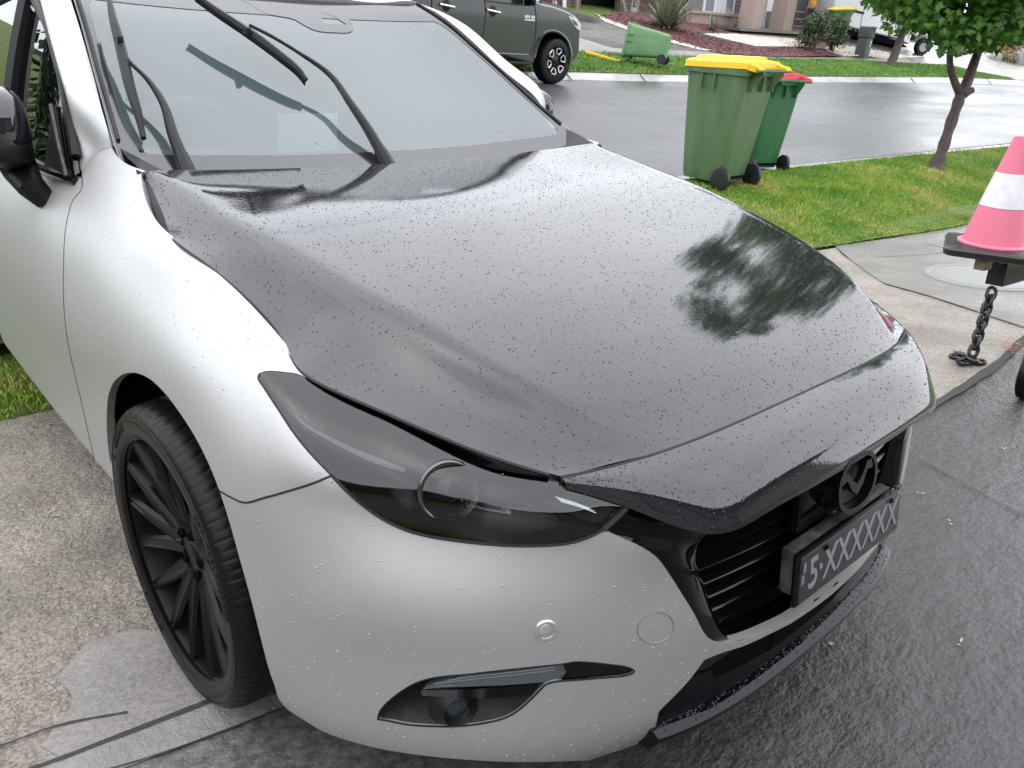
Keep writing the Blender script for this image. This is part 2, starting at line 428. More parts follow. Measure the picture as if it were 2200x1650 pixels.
# --- master surface of one flank, from the rear door round the corner to the nose
plan = [(-2.6, -.86), (-1.3, -.885), (-.80, -.888), (-.62, -.888), (-.40, -.888), (-.2, -.886), (0, -.885), (.2, -.882), (.36, -.868), (.46, -.836), (.55, -.785), (.635, -.720), (.70, -.655),
        (.755, -.575), (.793, -.49), (.824, -.40), (.856, -.28), (.875, -.14), (.880, 0), (.877, .14)]
upper = [
 [(-2.6, -.86, .70), (-2.6, -.85, .80), (-2.6, -.82, .88), (-2.6, -.78, .95), (-2.6, -.75, 1.0)],
 [(-1.3, -.893, .70), (-1.3, -.883, .81), (-1.3, -.85, .90), (-1.3, -.80, .975), (-1.3, -.77, 1.03)],
 [(-.80, -.895, .70), (-.80, -.878, .82), (-.80, -.835, .91), (-.80, -.785, .965), (-.80, -.74, 1.03)],
 [(-.62, -.893, .70), (-.62, -.872, .82), (-.62, -.828, .905), (-.60, -.765, .985), (-.56, -.675, 1.075)],
 [(-.40, -.890, .70), (-.40, -.860, .82), (-.40, -.812, .90), (-.39, -.755, .955), (-.385, -.685, 1.02)],
 [(-.2, -.887, .70), (-.2, -.858, .80), (-.2, -.812, .865), (-.2, -.768, .893), (-.2, -.71, .90)],
 [(0, -.884, .70), (0, -.855, .785), (0, -.812, .84), (0, -.768, .868), (0, -.70, .862)],
 [(.2, -.876, .68), (.2, -.848, .755), (.2, -.805, .800), (.2, -.76, .813), (.2, -.69, .80)],
 [(.352, -.860, .635), (.343, -.832, .705), (.335, -.798, .752), (.325, -.757, .768), (.31, -.69, .765)],
 [(.44, -.818, .615), (.436, -.806, .668), (.418, -.768, .722), (.40, -.708, .742), (.385, -.66, .75)],
 [(.525, -.755, .603), (.520, -.748, .650), (.498, -.716, .696), (.47, -.675, .722), (.45, -.64, .735)],
 [(.605, -.697, .593), (.602, -.692, .640), (.582, -.670, .680), (.545, -.625, .70), (.52, -.60, .715)],
 [(.675, -.640, .588), (.672, -.637, .632), (.652, -.619, .664), (.61, -.585, .682), (.58, -.56, .70)],
 [(.733, -.575, .583), (.732, -.574, .622), (.720, -.560, .648), (.70, -.54, .668), (.67, -.51, .68)],
 [(.783, -.495, .573), (.780, -.490, .600), (.774, -.485, .625), (.757, -.475, .645), (.73, -.45, .66)],
 [(.825, -.402, .56), (.825, -.40, .59), (.822, -.395, .61), (.81, -.385, .63), (.79, -.37, .65)],
 [(.857, -.28, .56), (.857, -.28, .59), (.855, -.28, .61), (.84, -.275, .63), (.82, -.27, .65)],
 [(.872, -.14, .56), (.872, -.14, .59), (.87, -.14, .61), (.855, -.14, .63), (.835, -.14, .65)],
 [(.875, 0, .56), (.875, 0, .59), (.873, 0, .61), (.86, 0, .63), (.84, 0, .65)],
 [(.872, .14, .56), (.872, .14, .59), (.87, .14, .61), (.855, .14, .63), (.835, .14, .65)]]
def low(i):
    p = np.array(plan[i]); a = np.array(plan[max(i-1, 0)]); b = np.array(plan[min(i+1, len(plan)-1)]); t = b-a; t /= np.linalg.norm(t); n_ = np.array([-t[1], t[0]])   # inward (+y)
    front = i >= 9
    lv = [(.10, .070), (.165, .022), (.21, .006), (.29, .0), (.40, -.002), (.50, .004)] if front else [(.16, .09), (.225, .035), (.27, .018), (.34, .010), (.44, .004), (.57, -.003)]
    if i == 8: lv = [(.11, .075), (.175, .024), (.22, .010), (.30, .002), (.41, -.001), (.53, .001)]
    # shoulder of the bumper swells outward towards the corner
    return [(p[0]+n_[0]*o, p[1]+n_[1]*o, z) for z, o in lv]
body_s = Surf([low(i)+upper[i] for i in range(len(plan))], 260, 110)
_p, _n = body_s.ev(body_s.near((0, -.88, .75)), 0, True)
if _n[1] > 0: body_s.flip()
# --- outlines traced as pixels of the photograph and laid on the surface
hoodedge = [(303, 379), (308, 410), (322, 450), (345, 485), (400, 530), (450, 572), (520, 635), (590, 710), (632, 762), (650, 788), (659, 812)]
hl_top = [(659, 812), (640, 803), (612, 799), (593, 797), (570, 797), (557, 802)]
hl_tipdown = [(557, 802), (554, 812), (566, 832), (581, 855), (600, 884), (629, 928), (665, 973), (712, 1022)]
hl_bot = [(712, 1022), (745, 1056), (783, 1089), (823, 1116), (866, 1137), (905, 1149), (945, 1157), (1044, 1169), (1123, 1173), (1202, 1170), (1240, 1163), (1270, 1152), (1297, 1138)]
hl_in = [(1297, 1138), (1320, 1118), (1335, 1103), (1348, 1088)]
hl_up = [(1348, 1088), (1290, 1066), (1194, 1025), (1143, 1009), (1044, 967), (925, 918), (807, 872), (720, 838), (659, 812)]
seam_fb = [(712, 1022), (668, 1040), (620, 1055), (570, 1069), (525, 1080), (497, 1069), (472, 1055)]
arch_up = [(472, 1055), (450, 1000), (420, 940), (385, 885), (350, 840), (320, 813), (290, 801), (265, 804), (245, 820), (233, 850), (229, 900), (231, 950), (238, 1005), (254, 1054)]
arch_fr = [(472, 1055), (492, 1118), (515, 1200), (540, 1290), (560, 1370), (578, 1438), (590, 1473), (600, 1503), (618, 1524), (640, 1539)]
bottom = [(640, 1539), (700, 1574), (800, 1605), (900, 1622), (1000, 1632), (1100, 1637), (1200, 1636), (1300, 1630), (1388, 1619)]
val_side = [(1388, 1619), (1400, 1588), (1411, 1550), (1415, 1530), (1420, 1524), (1450, 1494), (1480, 1462), (1513, 1418)]
lip_lo = [(1513, 1418), (1550, 1403), (1600, 1387), (1660, 1359), (1700, 1339)]
lip_up = [(1700, 1331), (1660, 1351), (1609, 1373), (1576, 1382), (1546, 1382), (1528, 1375), (1513, 1360), (1491, 1318), (1467, 1279), (1439, 1235), (1413, 1200), (1382, 1178), (1347, 1161), (1297, 1138)]
seam_door = [(176, 379), (177, 394), (174, 409), (157, 430), (148, 457), (140, 500), (137, 560), (137, 650), (145, 730), (160, 800), (172, 850), (192, 940), (204, 992)]
foot = [(176, 372), (191, 346), (204, 331), (223, 321), (240, 316)]
cowl = [(240, 316), (246, 328), (257, 341), (276, 354), (297, 362), (312, 367)]
fog = [(811, 1546), (816, 1528), (845, 1498), (888, 1470), (927, 1457), (1009, 1448), (1107, 1437), (1205, 1427), (1238, 1422), (1304, 1427), (1353, 1435), (1363, 1443), (1353, 1450), (1271, 1459), (1176, 1470), (1160, 1484), (1138, 1506), (1107, 1532), (1080, 1545), (1058, 1551), (1010, 1559), (953, 1562), (878, 1558), (835, 1550)]
def par_line(surf, px, step=6): return to_par(surf, cr_spline(px, step), .003)
fender_loop = to_par(body_s, line_px([foot, cowl, [(312, 367), (305, 372), (303, 379)], hoodedge, hl_top, hl_tipdown, seam_fb, arch_up[:-1]]) + [(-.405, -.88, .33), (-.42, -.88, .297), (-.50, -.88, .294), (-.57, -.88, .294)] + line_px([list(reversed(seam_door)), [(176, 379), (176, 372)]]))
_z1 = float(body_s.at(1700, 1331)[2])-.004; _z0 = _z1-.008
bumper_loop = to_par(body_s, line_px([list(reversed(seam_fb)), hl_bot, list(reversed(lip_up))])+[(1700, 1331), (.874, -.04, _z1+.001), (.8798, .0005, _z1), (.8798, .0005, _z0), (.874, -.04, _z0+.001)]+line_px([list(reversed(lip_lo)), list(reversed(val_side)), list(reversed(bottom)), list(reversed(arch_fr))]))
light_loop = to_par(body_s, line_px([hl_top, hl_tipdown, hl_bot, hl_in, hl_up]))
fog_loop = to_par(body_s, cr_spline(fog, 4, True))
for nm, mir in (('fender', False), ('fender', True)):
    patch(nm, body_s, [fender_loop], silver, car, .016, 0, .016, mirror=mir)
bumper = patch('bumper', body_s, [bumper_loop, fog_loop], silver, car, .013, 0, .02, both=True)
# door and flank behind it
door_px = [(206, 1001)] + list(reversed(seam_door))
belt3 = [body_s.at(176, 381), body_s.at(120, 360), body_s.at(74, 341), (-1.3, -.802, .972), (-1.85, -.80, .975)]
sill_px = [(206, 1001), (110, 889), (60, 815), (0, 730)]
def mk_door(mir):
    lp = to_par(body_s, [q for q in cr_spline(list(reversed(seam_door)), 5)][:-1] + cr_spline([tuple(b) for b in belt3], 5)[:-1] + [(-1.85, -.80, .975), (-1.87, -.88, .8), (-1.86, -.885, .5), (-1.85, -.862, .29)] + [(-1.6, -.88, .29), (-1.35, -.88, .29), (-1.07, -.88, .29), (-.80, -.88, .292), (-.60, -.88, .294)])
    d = patch('door', body_s, [lp], silver, car, .03, 0, .016, mirror=mir)
    return d
mk_door(False); mk_door(True)
# rear flank: from the door to the tail, with the rear wheel opening
rs = []
for i, x in enumerate([-1.86, -2.0, -2.2, -2.5, -2.75, -3.0, -3.2, -3.36, -3.45]):
    k = [0, 0, 0, .01, .02, .04, .09, .17, .30][i]
    rs.append([(x, -.85+k, .20), (x, -.876+k, .32), (x, -.885+k, .5), (x, -.893+k, .70), (x, -.88+k, .82), (x, -.84+k, .92), (x, -.79+k, .99), (x, -.74+k, 1.04)])
rear_s = Surf(rs, 100, 50)
_p, _n = rear_s.ev(rear_s.near((-2.2, -.89, .7)), 0, True)
if _n[1] > 0: rear_s.flip()
rl = [(-1.87, -.86, .28)] + [(-1.87, -.89, z) for z in (.45, .6, .75)] + [(-1.87, -.85, .90), (-1.87, -.80, .975), (-2.0, -.79, .985), (-2.4, -.78, .99), (-2.8, -.76, 1.0), (-3.1, -.70, 1.0), (-3.35, -.6, 1.0), (-3.43, -.60, .8), (-3.43, -.60, .5), (-3.40, -.60, .26), (-3.2, -.78, .25)]
rl += [(-2.7+.38*math.cos(a), -.88, .33+.38*math.sin(a)) for a in np.linspace(math.pi+.15, -.15, 26)]
for mir in (False, True):
    patch('rear_quarter', rear_s, [to_par(rear_s, rl)], silver, car, .05, 0, .02, mirror=mir)
def sst0(a, b, x):
    t = min(max((x-a)/(b-a), 0), 1); return t*t*(3-2*t)
# dark structure close behind the panels (wheel housings stay open)
def back(surf, lo, hi, off, m=dark):
    MBk = MB()
    I = [i for i in range(surf.N) if lo <= surf.tu[i] <= hi][::3]; J = list(range(0, surf.M, 3))
    V = []; F = []
    for i in I:
        for j in J: V.append(surf.D[i, j]-surf.NN[i, j]*off)
    nj = len(J)
    for a in range(len(I)-1):
        for b in range(nj-1): F.append((a*nj+b, (a+1)*nj+b, (a+1)*nj+b+1, a*nj+b+1))
    V2 = [p*np.array([1, -1, 1]) for p in V]
    # leave out everything inside the front wheel housing and the lamp bowl
    def ok(f, VV):
        c = sum(VV[i] for i in f)/4
        return math.hypot(c[0], c[2]-.33) > .43 and not (c[0] > .30 and abs(c[1]) > .46 and c[2] > .555) and not (c[0] > .55 and abs(c[1]) < .52 and .27 < c[2] < .70) and not (c[0] > -.62 and c[2] > .70 and abs(c[1]) < .80) and c[0] > -1.5 and (c[2] > .31 or c[0] > .3)
    MBk.add(V, [f for f in F if ok(f, V)]); MBk.add(V2, [f for f in F if ok(f, V2)])
    return MBk
MBk = back(body_s, 0, 99, .03)
# floor pan, engine bay and wheel housings
MBk.box((-1.6, 0, .27), (3.4, 1.0, .08)); MBk.box((-.1, 0, .50), (.9, 1.0, .40)); MBk.box((.50, 0, .44), (.34, .8, .34)); MBk.box((.42, 0, .175), (.72, .76, .05))
for sy in (-1, 1):
    for xc in (0, -2.7):
        V = []; F = []; n_ = 28
        for k in range(n_+1):
            a = -.35+(math.pi+.7)*k/n_
            for yy in (sy*(.79+.074*sst0(rad(20), rad(50), a)), sy*.60): V.append((xc+.405*math.cos(a), yy, .33+.405*math.sin(a)))
        for k in range(n_): F.append((2*k, 2*k+2, 2*k+3, 2*k+1))
        MBk.add(V, F)
        V = [(xc, sy*.60, .33)]+[(xc+.405*math.cos(-.35+(math.pi+.7)*k/n_), sy*.60, .33+.405*math.sin(-.35+(math.pi+.7)*k/n_)) for k in range(n_+1)]
        MBk.add(V, [(0, k+1, k+2) for k in range(n_)])
        # rim of the housing just inside the arch lip
MBk.build('underbody', dark, car, False)
# --- bonnet
rows = [
 [(-.400, -.710, 1.000), (-.408, -.700, 1.003), (-.414, -.680, 1.004), (-.425, -.40, .985), (-.436, -.2, .982), (-.44, 0, .981)],
 [tuple(P(308, 412, y=-.722)), (-.325, -.708, .968), (-.300, -.683, .985), (-.33, -.40, .974), (-.33, -.2, .970), (-.33, 0, .9665)],
 [(-.270, -.735, .910), (-.20, -.716, .925), (-.165, -.685, .957), (-.19, -.40, .958), (-.19, -.2, .955), (-.19, 0, .949)],
 [(-.012, -.738, .872), (.0, -.700, .896), (.020, -.655, .926), (.022, -.38, .930), (.022, -.19, .927), (.022, 0, .9185)],
 [(.225, -.725, .797), (.20, -.668, .850), (.22, -.627, .880), (.235, -.36, .888), (.245, -.18, .887), (.25, 0, .871)],
 [(.335, -.742, .766), (.355, -.630, .811), (.375, -.593, .841), (.40, -.34, .846), (.415, -.17, .844), (.42, 0, .830)],
 [(.456, -.690, .732), (.485, -.592, .768), (.515, -.555, .798), (.545, -.32, .798), (.558, -.16, .795), (.563, 0, .785)],
 [(.615, -.613, .693), (.605, -.540, .722), (.645, -.493, .743), (.675, -.29, .741), (.688, -.145, .738), (.692, 0, .735)],
 [(.709, -.550, .671), (.733, -.475, .674), (.749, -.415, .677), (.769, -.26, .680), (.776, -.13, .682), (.777, 0, .683)]]
def edge_pt(u, v, y): return tuple(P(u, v, y=y))
def crown(r):
    e, b, k_, c = [np.array(r[i]) for i in (0, 1, 2, 5)]; out = [e, e*.5+b*.5+np.array([0, 0, -.002]), b]
    for f in (1, .93, .84, .72, .58, .42, .26, .12, 0):
        p = c+(k_-c)*f; p[2] = c[2]+(k_[2]-c[2])*f**2.0; p[0] = c[0]+(k_[0]-c[0])*f**1.6
        if r is rows[-1]: p = np.array([.777-.056*p[1]**2-.557*p[1]**4, p[1], .683-.05*p[1]**2+.028*p[1]**4])
        out.append(p)
    return out
full = [crown(r) for r in rows]
full = [r + [flipy(p) for p in reversed(r[:-1])] for r in full]
hood_s = Surf(full, 150, 190, 26, True)
_p, _n = hood_s.ev(hood_s.near((.1, 0, .93)), 0, True)
if _n[2] < 0: hood_s.flip()
grid_obj('bonnet', hood_s.D, hood_s.NN, vinyl, car, .022)
# --- nose panel in front of the bonnet shut line (same wrap)
def shutc(y): return np.array([.777-.056*y*y-.557*y**4, y, .683-.05*y*y+.028*y**4])
ys = [-.55, -.50, -.44, -.36, -.27, -.18, -.09, 0]
nose = []
lowpts = {-.55: (.722, -.548, .655), -.50: (.775, -.49, .630), -.44: (.832, -.425, .594), -.36: (.868, -.372, .580), -.27: (.882, -.27, .585), -.18: (.885, -.18, .585), -.09: (.887, -.09, .585), 0: (.888, 0, .585)}
for y in ys:
    a = shutc(y)+np.array([.005, 0, -.001]); e = np.array(lowpts[y]); L = e-a
    r = [a]
    for t, lift in ((.3, .016), (.6, .020), (.85, .012), (.96, .005), (1.0, 0)):
        k = np.clip((abs(L[0])+abs(L[2]))/.14, .1, 1)
        r.append(a+L*t+np.array([.6, 0, .8])*lift*k)
    nose.append(r)
nose = nose + [[flipy(p) for p in r] for r in reversed(nose[:-1])]
nose_s = Surf(nose, 120, 40)
_p, _n = nose_s.ev(nose_s.near((.84, 0, .65)), 0, True)
if _n[2] < 0: nose_s.flip()
grid_obj('nose_panel', nose_s.D, nose_s.NN, vinyl, car, .02)
# --- seams
sm = MB()
def seam(surf, px, r=.0022, off=-.0008, mb=None, pts=None, both=True):
    q = [surf.at(u, v, off) for u, v in cr_spline(px, 5)] if pts is None else pts
    (mb or sm).tube(q, r, 6)
    if both: (mb or sm).tube([flipy(p) for p in q], r, 6)
seam(body_s, seam_fb); seam(body_s, seam_door, .002); seam(body_s, foot, .0012)
hoodedge_ok = 1
he = [hood_s.D[i, 0]+np.array([0, -.0015, -.002]) for i in range(0, 150, 3)]
sm.tube(he, .0027, 6); sm.tube([flipy(p) for p in he], .0027, 6)
sh = [shutc(y)+np.array([.0025, 0, -.0025]) for y in np.linspace(-.55, .55, 70)]
sm.tube(sh, .0034, 6)
seam(body_s, hl_up[:-1], .0028, -.001)
seam(body_s, hl_tipdown, .0016); seam(body_s, hl_bot, .0026); seam(body_s, hl_in, .0050)
seam(body_s, fog+[fog[0]], .0016)
sm.build('panel_gap', seamm, car)
# tow eye cover outline and parking sensor
tw = MB()
cx, cy = 1408, 1349
el = [(cx+40*math.cos(a)*math.cos(-.35)-32*math.sin(a)*math.sin(-.35), cy+40*math.cos(a)*math.sin(-.35)+32*math.sin(a)*math.cos(-.35)) for a in np.linspace(0, 2*math.pi, 25)[:-1]]
q = [body_s.at(u, v, -.0002) for u, v in el]; tw.tube(q, .0011, 5, closed=True)
tw.build('tow_cover', mat('tow_gap', (.22, .225, .23), .4, .5), car)
ps = MB(); p0, n0 = body_s.ev(body_s.hit(1173, 1353), 0, True)
Rn = Vector(n0).to_track_quat('Z', 'Y').to_matrix()
ps.lathe([(.0, .004), (.0085, .004), (.0105, .003), (.0108, .001), (.0125, .0006), (.0135, .0030), (.0155, .003), (.017, .0)], p0, n=28, R=Rn)
ps.build('parking_sensor', silver_dry, car)
ps = MB(); ps.lathe([(.0, .004), (.0085, .004), (.0105, .003), (.0108, .001), (.0125, .0006), (.0135, .0030), (.0155, .003), (.017, .0)], flipy(p0), n=28, R=Vector(flipy(n0)).to_track_quat('Z', 'Y').to_matrix()); ps.build('parking_sensor', silver_dry, car)
# --- headlights
def mk_light(mir):
    lens = patch('headlight', body_s, [light_loop], lensm, car, .012, -.001, 0, mirror=mir)
    bowl = patch('lamp_housing', body_s, [light_loop], mat('lamp_black', (.010, .010, .012), .3) if 'lamp_black' not in MATS else MATS['lamp_black'], lens, .012, -.006, 0, mirror=mir, dome=-.075)
    return lens
fx = (lambda m: flipy if m else (lambda p: np.array(p)))
grey_l = mat('lamp_bezel', (.13, .135, .14), .25, .9)
lampdark = mat('lamp_shell', (.05, .05, .053), .22)
bulb = mat('projector_glass', (.02, .025, .03), .03, 0, 1.6)
for mir in (False, True):
    L = mk_light(mir); g = fx(mir)
    pc, nn = body_s.ev(body_s.hit(948, 1052), -.034, True)
    aim = np.array([.86, -.40, .30]); aim /= np.linalg.norm(aim); aim = g(aim); c0 = g(pc)
    Rr = Vector(aim).to_track_quat('Z', 'Y').to_matrix()
    mb = MB(); mb.lathe([(.030, -.03), (.032, .006), (.036, .016), (.041, .018), (.045, .012), (.047, -.03)], c0, n=48, R=Rr); mb.build('projector_shroud', lampdark, L)
    mb = MB(); mb.lathe([(.0405, .0195), (.0425, .0205), (.0445, .0185), (.0455, .014)], c0, n=48, R=Rr); mb.build('light_ring', grey_l, L)
    mb = MB(); mb.lathe([(.030, .004), (.0285, .010), (.0275, .004)], c0, n=48, R=Rr); mb.build('chrome_ring', chrome, L)
    mb = MB(); mb.lathe([(.0, .016), (.010, .014), (.019, .008), (.025, .0), (.027, -.01)], c0, n=36, R=Rr); mb.build('projector_lens', bulb, L)
    mb = MB()
    q = [g(body_s.at(u, v, -.022)) for u, v in cr_spline([(612, 866), (632, 897), (690, 935), (760, 972), (812, 995), (858, 1010)], 5)]
    q2 = [g(body_s.at(u, v, -.022)) for u, v in cr_spline([(616, 868), (640, 892), (700, 925), (770, 958), (820, 978), (862, 996)], 5)]
    k = len(mb.v); V = []; F = []
    for a, b in zip(q, q2): V += [a, b]
    for i in range(len(q)-1): F.append((2*i, 2*i+1, 2*i+3, 2*i+2))
    mb.add(V, F); mb.tube(q, .0016, 6); mb.build('light_bar', grey_l, L)
    mb = MB()
    for o in (0, 6, 12):
        mb.tube([g(body_s.at(u, v+o*.9, -.012)) for u, v in [(1196+o, 1062), (1240+o, 1078), (1275+o, 1094)]], .0011, 5)
    mb.build('trim_strip', chrome, L)
    mb = MB(); q = [g(body_s.at(u, v, -.014)) for u, v in cr_spline([(1150, 1062), (1215, 1070), (1268, 1085), (1325, 1090), (1300, 1125), (1278, 1132)], 4)]
    mb.add(q+[q[0]], [tuple(range(len(q)))]); mb.build('side_reflector', lampdark, L)
# --- fog light pockets
for mir in (False, True):
    g = fx(mir)
    pk = patch('fog_pocket', body_s, [to_par(body_s, cr_spline([(cx_+(u-cx_)*1.01, v) for cx_ in (1080,) for u, v in fog], 3, True))], plastic, car, .012, -.005, 0, mirror=mir, dome=-.036)
    tip = [(1212, 1428), (1238, 1423), (1304, 1428), (1351, 1435), (1361, 1443), (1351, 1449), (1271, 1458), (1206, 1467), (1219, 1452)]
    patch('gloss_insert', body_s, [to_par(body_s, cr_spline(tip, 3, True), .002)], gloss, pk, .008, -.003, .01, mirror=mir)
    bar = [(905, 1487), (935, 1472), (1010, 1458), (1100, 1448), (1190, 1437), (1213, 1434), (1219, 1449), (1206, 1464), (1120, 1476), (1020, 1481), (940, 1484)]
    patch('indicator_lens', body_s, [to_par(body_s, cr_spline(bar, 3, True), .002)], clear, pk, .008, -.006, .012, mirror=mir)
    b = MB()
    for o, sc_ in ((0, 1), (6, .8), (12, .6)):
        b.tube([g(body_s.at(u, v, -.013)) for u, v in [(930+o*4, 1482-o), (1020, 1472-o), (1110, 1463-o), (1195, 1452-o)]], .0013, 5)
    b.build('indicator_reflector', grey_l, pk)
    b = MB()
    lw = cr_spline([(900, 1493), (1000, 1492), (1110, 1484), (1170, 1474)], 4); lo_ = cr_spline([(905, 1499), (1000, 1504), (1080, 1503), (1140, 1496)], 4)
    V = []; F = []
    for (a, c) in zip(lw, lo_): V += [g(body_s.at(a[0], a[1], -.010)), g(body_s.at(c[0], c[1], -.004)), g(body_s.at(c[0], c[1]+3, -.02))]
    for i in range(len(lw)-1):
        F += [(3*i, 3*i+1, 3*i+4, 3*i+3), (3*i+1, 3*i+2, 3*i+5, 3*i+4)]
    b.add(V, F); b.build('louvre', gloss_dry, pk)
    pc, nn = body_s.ev(body_s.hit(980, 1533), -.012, True); Rr = Vector(g(np.array([.93, -.33, .10]))).to_track_quat('Z', 'Y').to_matrix()
    b = MB(); b.lathe([(.0, -.004), (.018, -.003), (.020, .004), (.0245, .012), (.027, .010), (.034, -.006), (.042, -.016)], g(pc), n=32, R=Rr); b.build('fog_lamp', plastic, pk)
    b = MB(); b.lathe([(.0, .004), (.012, .003), (.0185, .0)], g(pc), n=28, R=Rr); b.build('fog_lens', bulb, pk)
# --- grille surround
def solve_x(u, v, F_):
    lo_, hi_ = .2, 3.0; d = ray(u, v)
    # march until the ray passes behind x = F(y)
    t = .8
    while t < 4:
        p = CAR_C+t*d
        if p[0] < F_(p[1]): break
        t += .002
    return p
og = [(1356, 1095), (1330, 1112), (1305, 1135), (1347, 1161), (1382, 1178), (1413, 1200), (1439, 1235), (1467, 1279), (1491, 1318), (1513, 1360), (1528, 1375), (1546, 1382), (1576, 1382), (1609, 1373), (1660, 1351), (1700, 1331)]
ig = [(1518, 1148), (1512, 1152), (1505, 1160), (1498, 1172), (1494, 1192), (1496, 1213), (1507, 1241), (1520, 1278), (1533, 1315), (1550, 1344), (1560, 1355), (1574, 1361), (1592, 1359), (1615, 1351), (1662, 1331), (1702, 1313)]
O3 = [body_s.at(u, v, -.0025) for u, v in og]
O3[0] = np.array([.770, -.475, .622]); O3.append(np.array([.876, 0, _z1])); I3x = 1
I3 = [solve_x(u, v, lambda y: .842-.30*y*y) for u, v in ig]; I3.append(np.array([.842, 0, I3[-1][2]-.004]))
def spl3(L, n_=4): return cr_spline([tuple(p) for p in L], n_)
A_ = spl3(O3); B_ = spl3(I3); G_ = []
for a, b in zip(A_, B_):
    mid = a*.45+b*.55+np.array([.012, 0, .002])
    G_.append([a-np.array([.02, 0, 0]), a, a*.9+b*.1+np.array([.003, 0, 0]), mid, b*.93+a*.07+np.array([.003, 0, 0]), b, b-np.array([.03, 0, 0])])
G_ = G_ + [[flipy(p) for p in r] for r in reversed(G_)]
G_ = np.array(G_); V = [p for p in G_.reshape(-1, 3)]; F = []
for i in range(G_.shape[0]-1):
    for j in range(6): F.append((i*7+j, i*7+j+1, (i+1)*7+j+1, (i+1)*7+j))
mb = MB(); mb.add(V, F); grille = mb.build('grille', gloss, car)
# wall behind the slats
bk = MB(); V = []
for y in np.linspace(-.42, .42, 21):
    for z in (.27, .62): V.append((.80-.30*y*y, y, z))
bk.add(V, [(2*i, 2*i+1, 2*i+3, 2*i+2) for i in range(20)])
bk.build('grille_backing', dark, grille, False)
slatm = mat('slat_black', (.003, .003, .004), .12, 0, 1.42)
def slat_half(z):
    zs = np.array([.585, .56, .54, .50, .46, .42, .39, .36, .34, .325]); yy = np.array([.335, .37, .385, .385, .375, .36, .345, .32, .28, .2])
    return float(np.interp(-z, -zs, yy))
for k, z in enumerate((.560, .544, .528, .512, .496, .480, .464, .448, .432, .416, .400, .384, .368, .352, .338)):
    h = slat_half(z)+.004; mb = MB(); V = []; F = []; ny = 41
    for y in np.linspace(-h, h, ny):
        x = .838-.30*y*y-(.010 if k % 2 else 0); e = max(0, (abs(y)-(h-.055))/.055); tw_ = (.006+.020*e) if k % 2 == 0 else .002
        if z > .47 and abs(y) < .09: x -= .03
        pr_ = [(-.035, .004+tw_*.5), (-.004, .0035+.002*e), (.001, 0), (-.002, -.004), (-.030, -.006)]
        for (dx, dz) in pr_: V.append((x+dx, y, z+dz))
    for i in range(ny-1):
        for j in range(4): F.append((i*5+j, i*5+j+1, (i+1)*5+j+1, (i+1)*5+j))
    mb.add(V, F); mb.build('grille_slat', slatm, grille)
# badge: oval ring with a winged mark, on a smooth panel
EC = np.array([.893, 0, .545])
mb = MB(); mb.box((.845, 0, .525), (.03, .235, .12), bev=.012); mb.build('badge_panel', gloss_dry, grille)
Re = Matrix.Rotation(rad(-8), 3, 'Y')
def eo(y, z, x=0): return np.array(EC)+np.array(Re @ Vector((x, y, z)))
def oval(a, b, n_=56, p=2.25):
    out = []
    for k in range(n_):
        t = 2*math.pi*k/n_; c, s = math.cos(t), math.sin(t)
        out.append((a*abs(c)**(2/p)*(1 if c >= 0 else -1), b*abs(s)**(2/p)*(1 if s >= 0 else -1)))
    return out
mb = MB(); V = []; F = []; Q = [oval(.072, .055), oval(.070, .053), oval(.061, .045), oval(.059, .043)]; X = [-.045, .002, .002, -.012]
for q_, x in zip(Q, X): V += [eo(y, z, x) for y, z in q_]
for r_ in range(3):
    for k in range(56): F.append((r_*56+k, r_*56+(k+1) % 56, (r_+1)*56+(k+1) % 56, (r_+1)*56+k))
mb.add(V, F)
badge = mb.build('badge', gloss_dry, grille)
mb = MB()
wing = [(-.062, .012), (-.050, .028), (-.034, .028), (-.018, .008), (0, -.004), (.018, .008), (.034, .028), (.050, .028), (.062, .012), (.050, .010), (.036, .013), (.020, -.010), (0, -.024), (-.020, -.010), (-.036, .013), (-.050, .010)]
mb.prism([eo(y, z, -.010) for y, z in wing], Vector(Re @ Vector((.010, 0, 0))))
mb.build('badge_wing', gloss_dry, badge)
mb = MB(); mb.add([eo(y, z, -.016) for y, z in oval(.064, .047)], [tuple(range(56))]); mb.build('badge_face', mat('badge_back', (.015, .015, .017), .3), badge, False)
# --- number plate
PL = np.array([.899, 0, .4285]); Rp = Matrix.Rotation(rad(-4), 3, 'Y')
plate = empty('plate_root', '', '') if False else None
mb = MB(); mb.box(PL-np.array([.020, 0, -.001]), (.030, .350, .084), bev=.006, R=Rp); holder = mb.build('plate_holder', plategrey, car)
mb = MB(); mb.box(PL+np.array([.0, 0, .0]), (.010, .380, .100), bev=.004, R=Rp); mb.build('plate_frame', gloss_dry, holder)
mb = MB(); mb.box(PL+np.array([.0055, 0, 0]), (.004, .364, .086), bev=.0015, R=Rp); pface = mb.build('number_plate', mat('plate_face', (.035, .037, .038), .35), holder)
def text_mesh(name, s, size, m, parent, M4, ext=.0006, align='CENTER', bold=0, sx=1):
    cu = bpy.data.curves.new(name, 'FONT'); cu.body = s; cu.size = size; cu.extrude = ext; cu.align_x = align; cu.align_y = 'CENTER'; cu.offset = bold
    to = bpy.data.objects.new(name, cu); COL.objects.link(to); dg = bpy.context.evaluated_depsgraph_get()
    me = bpy.data.meshes.new_from_object(to.evaluated_get(dg)); bpy.data.objects.remove(to)
    me.materials.clear(); me.materials.append(m)
    for v in me.vertices: v.co = M4 @ Vector((v.co.x*sx, v.co.y, v.co.z))
    o = bpy.data.objects.new(name, me); COL.objects.link(o); o.parent = parent
    return o
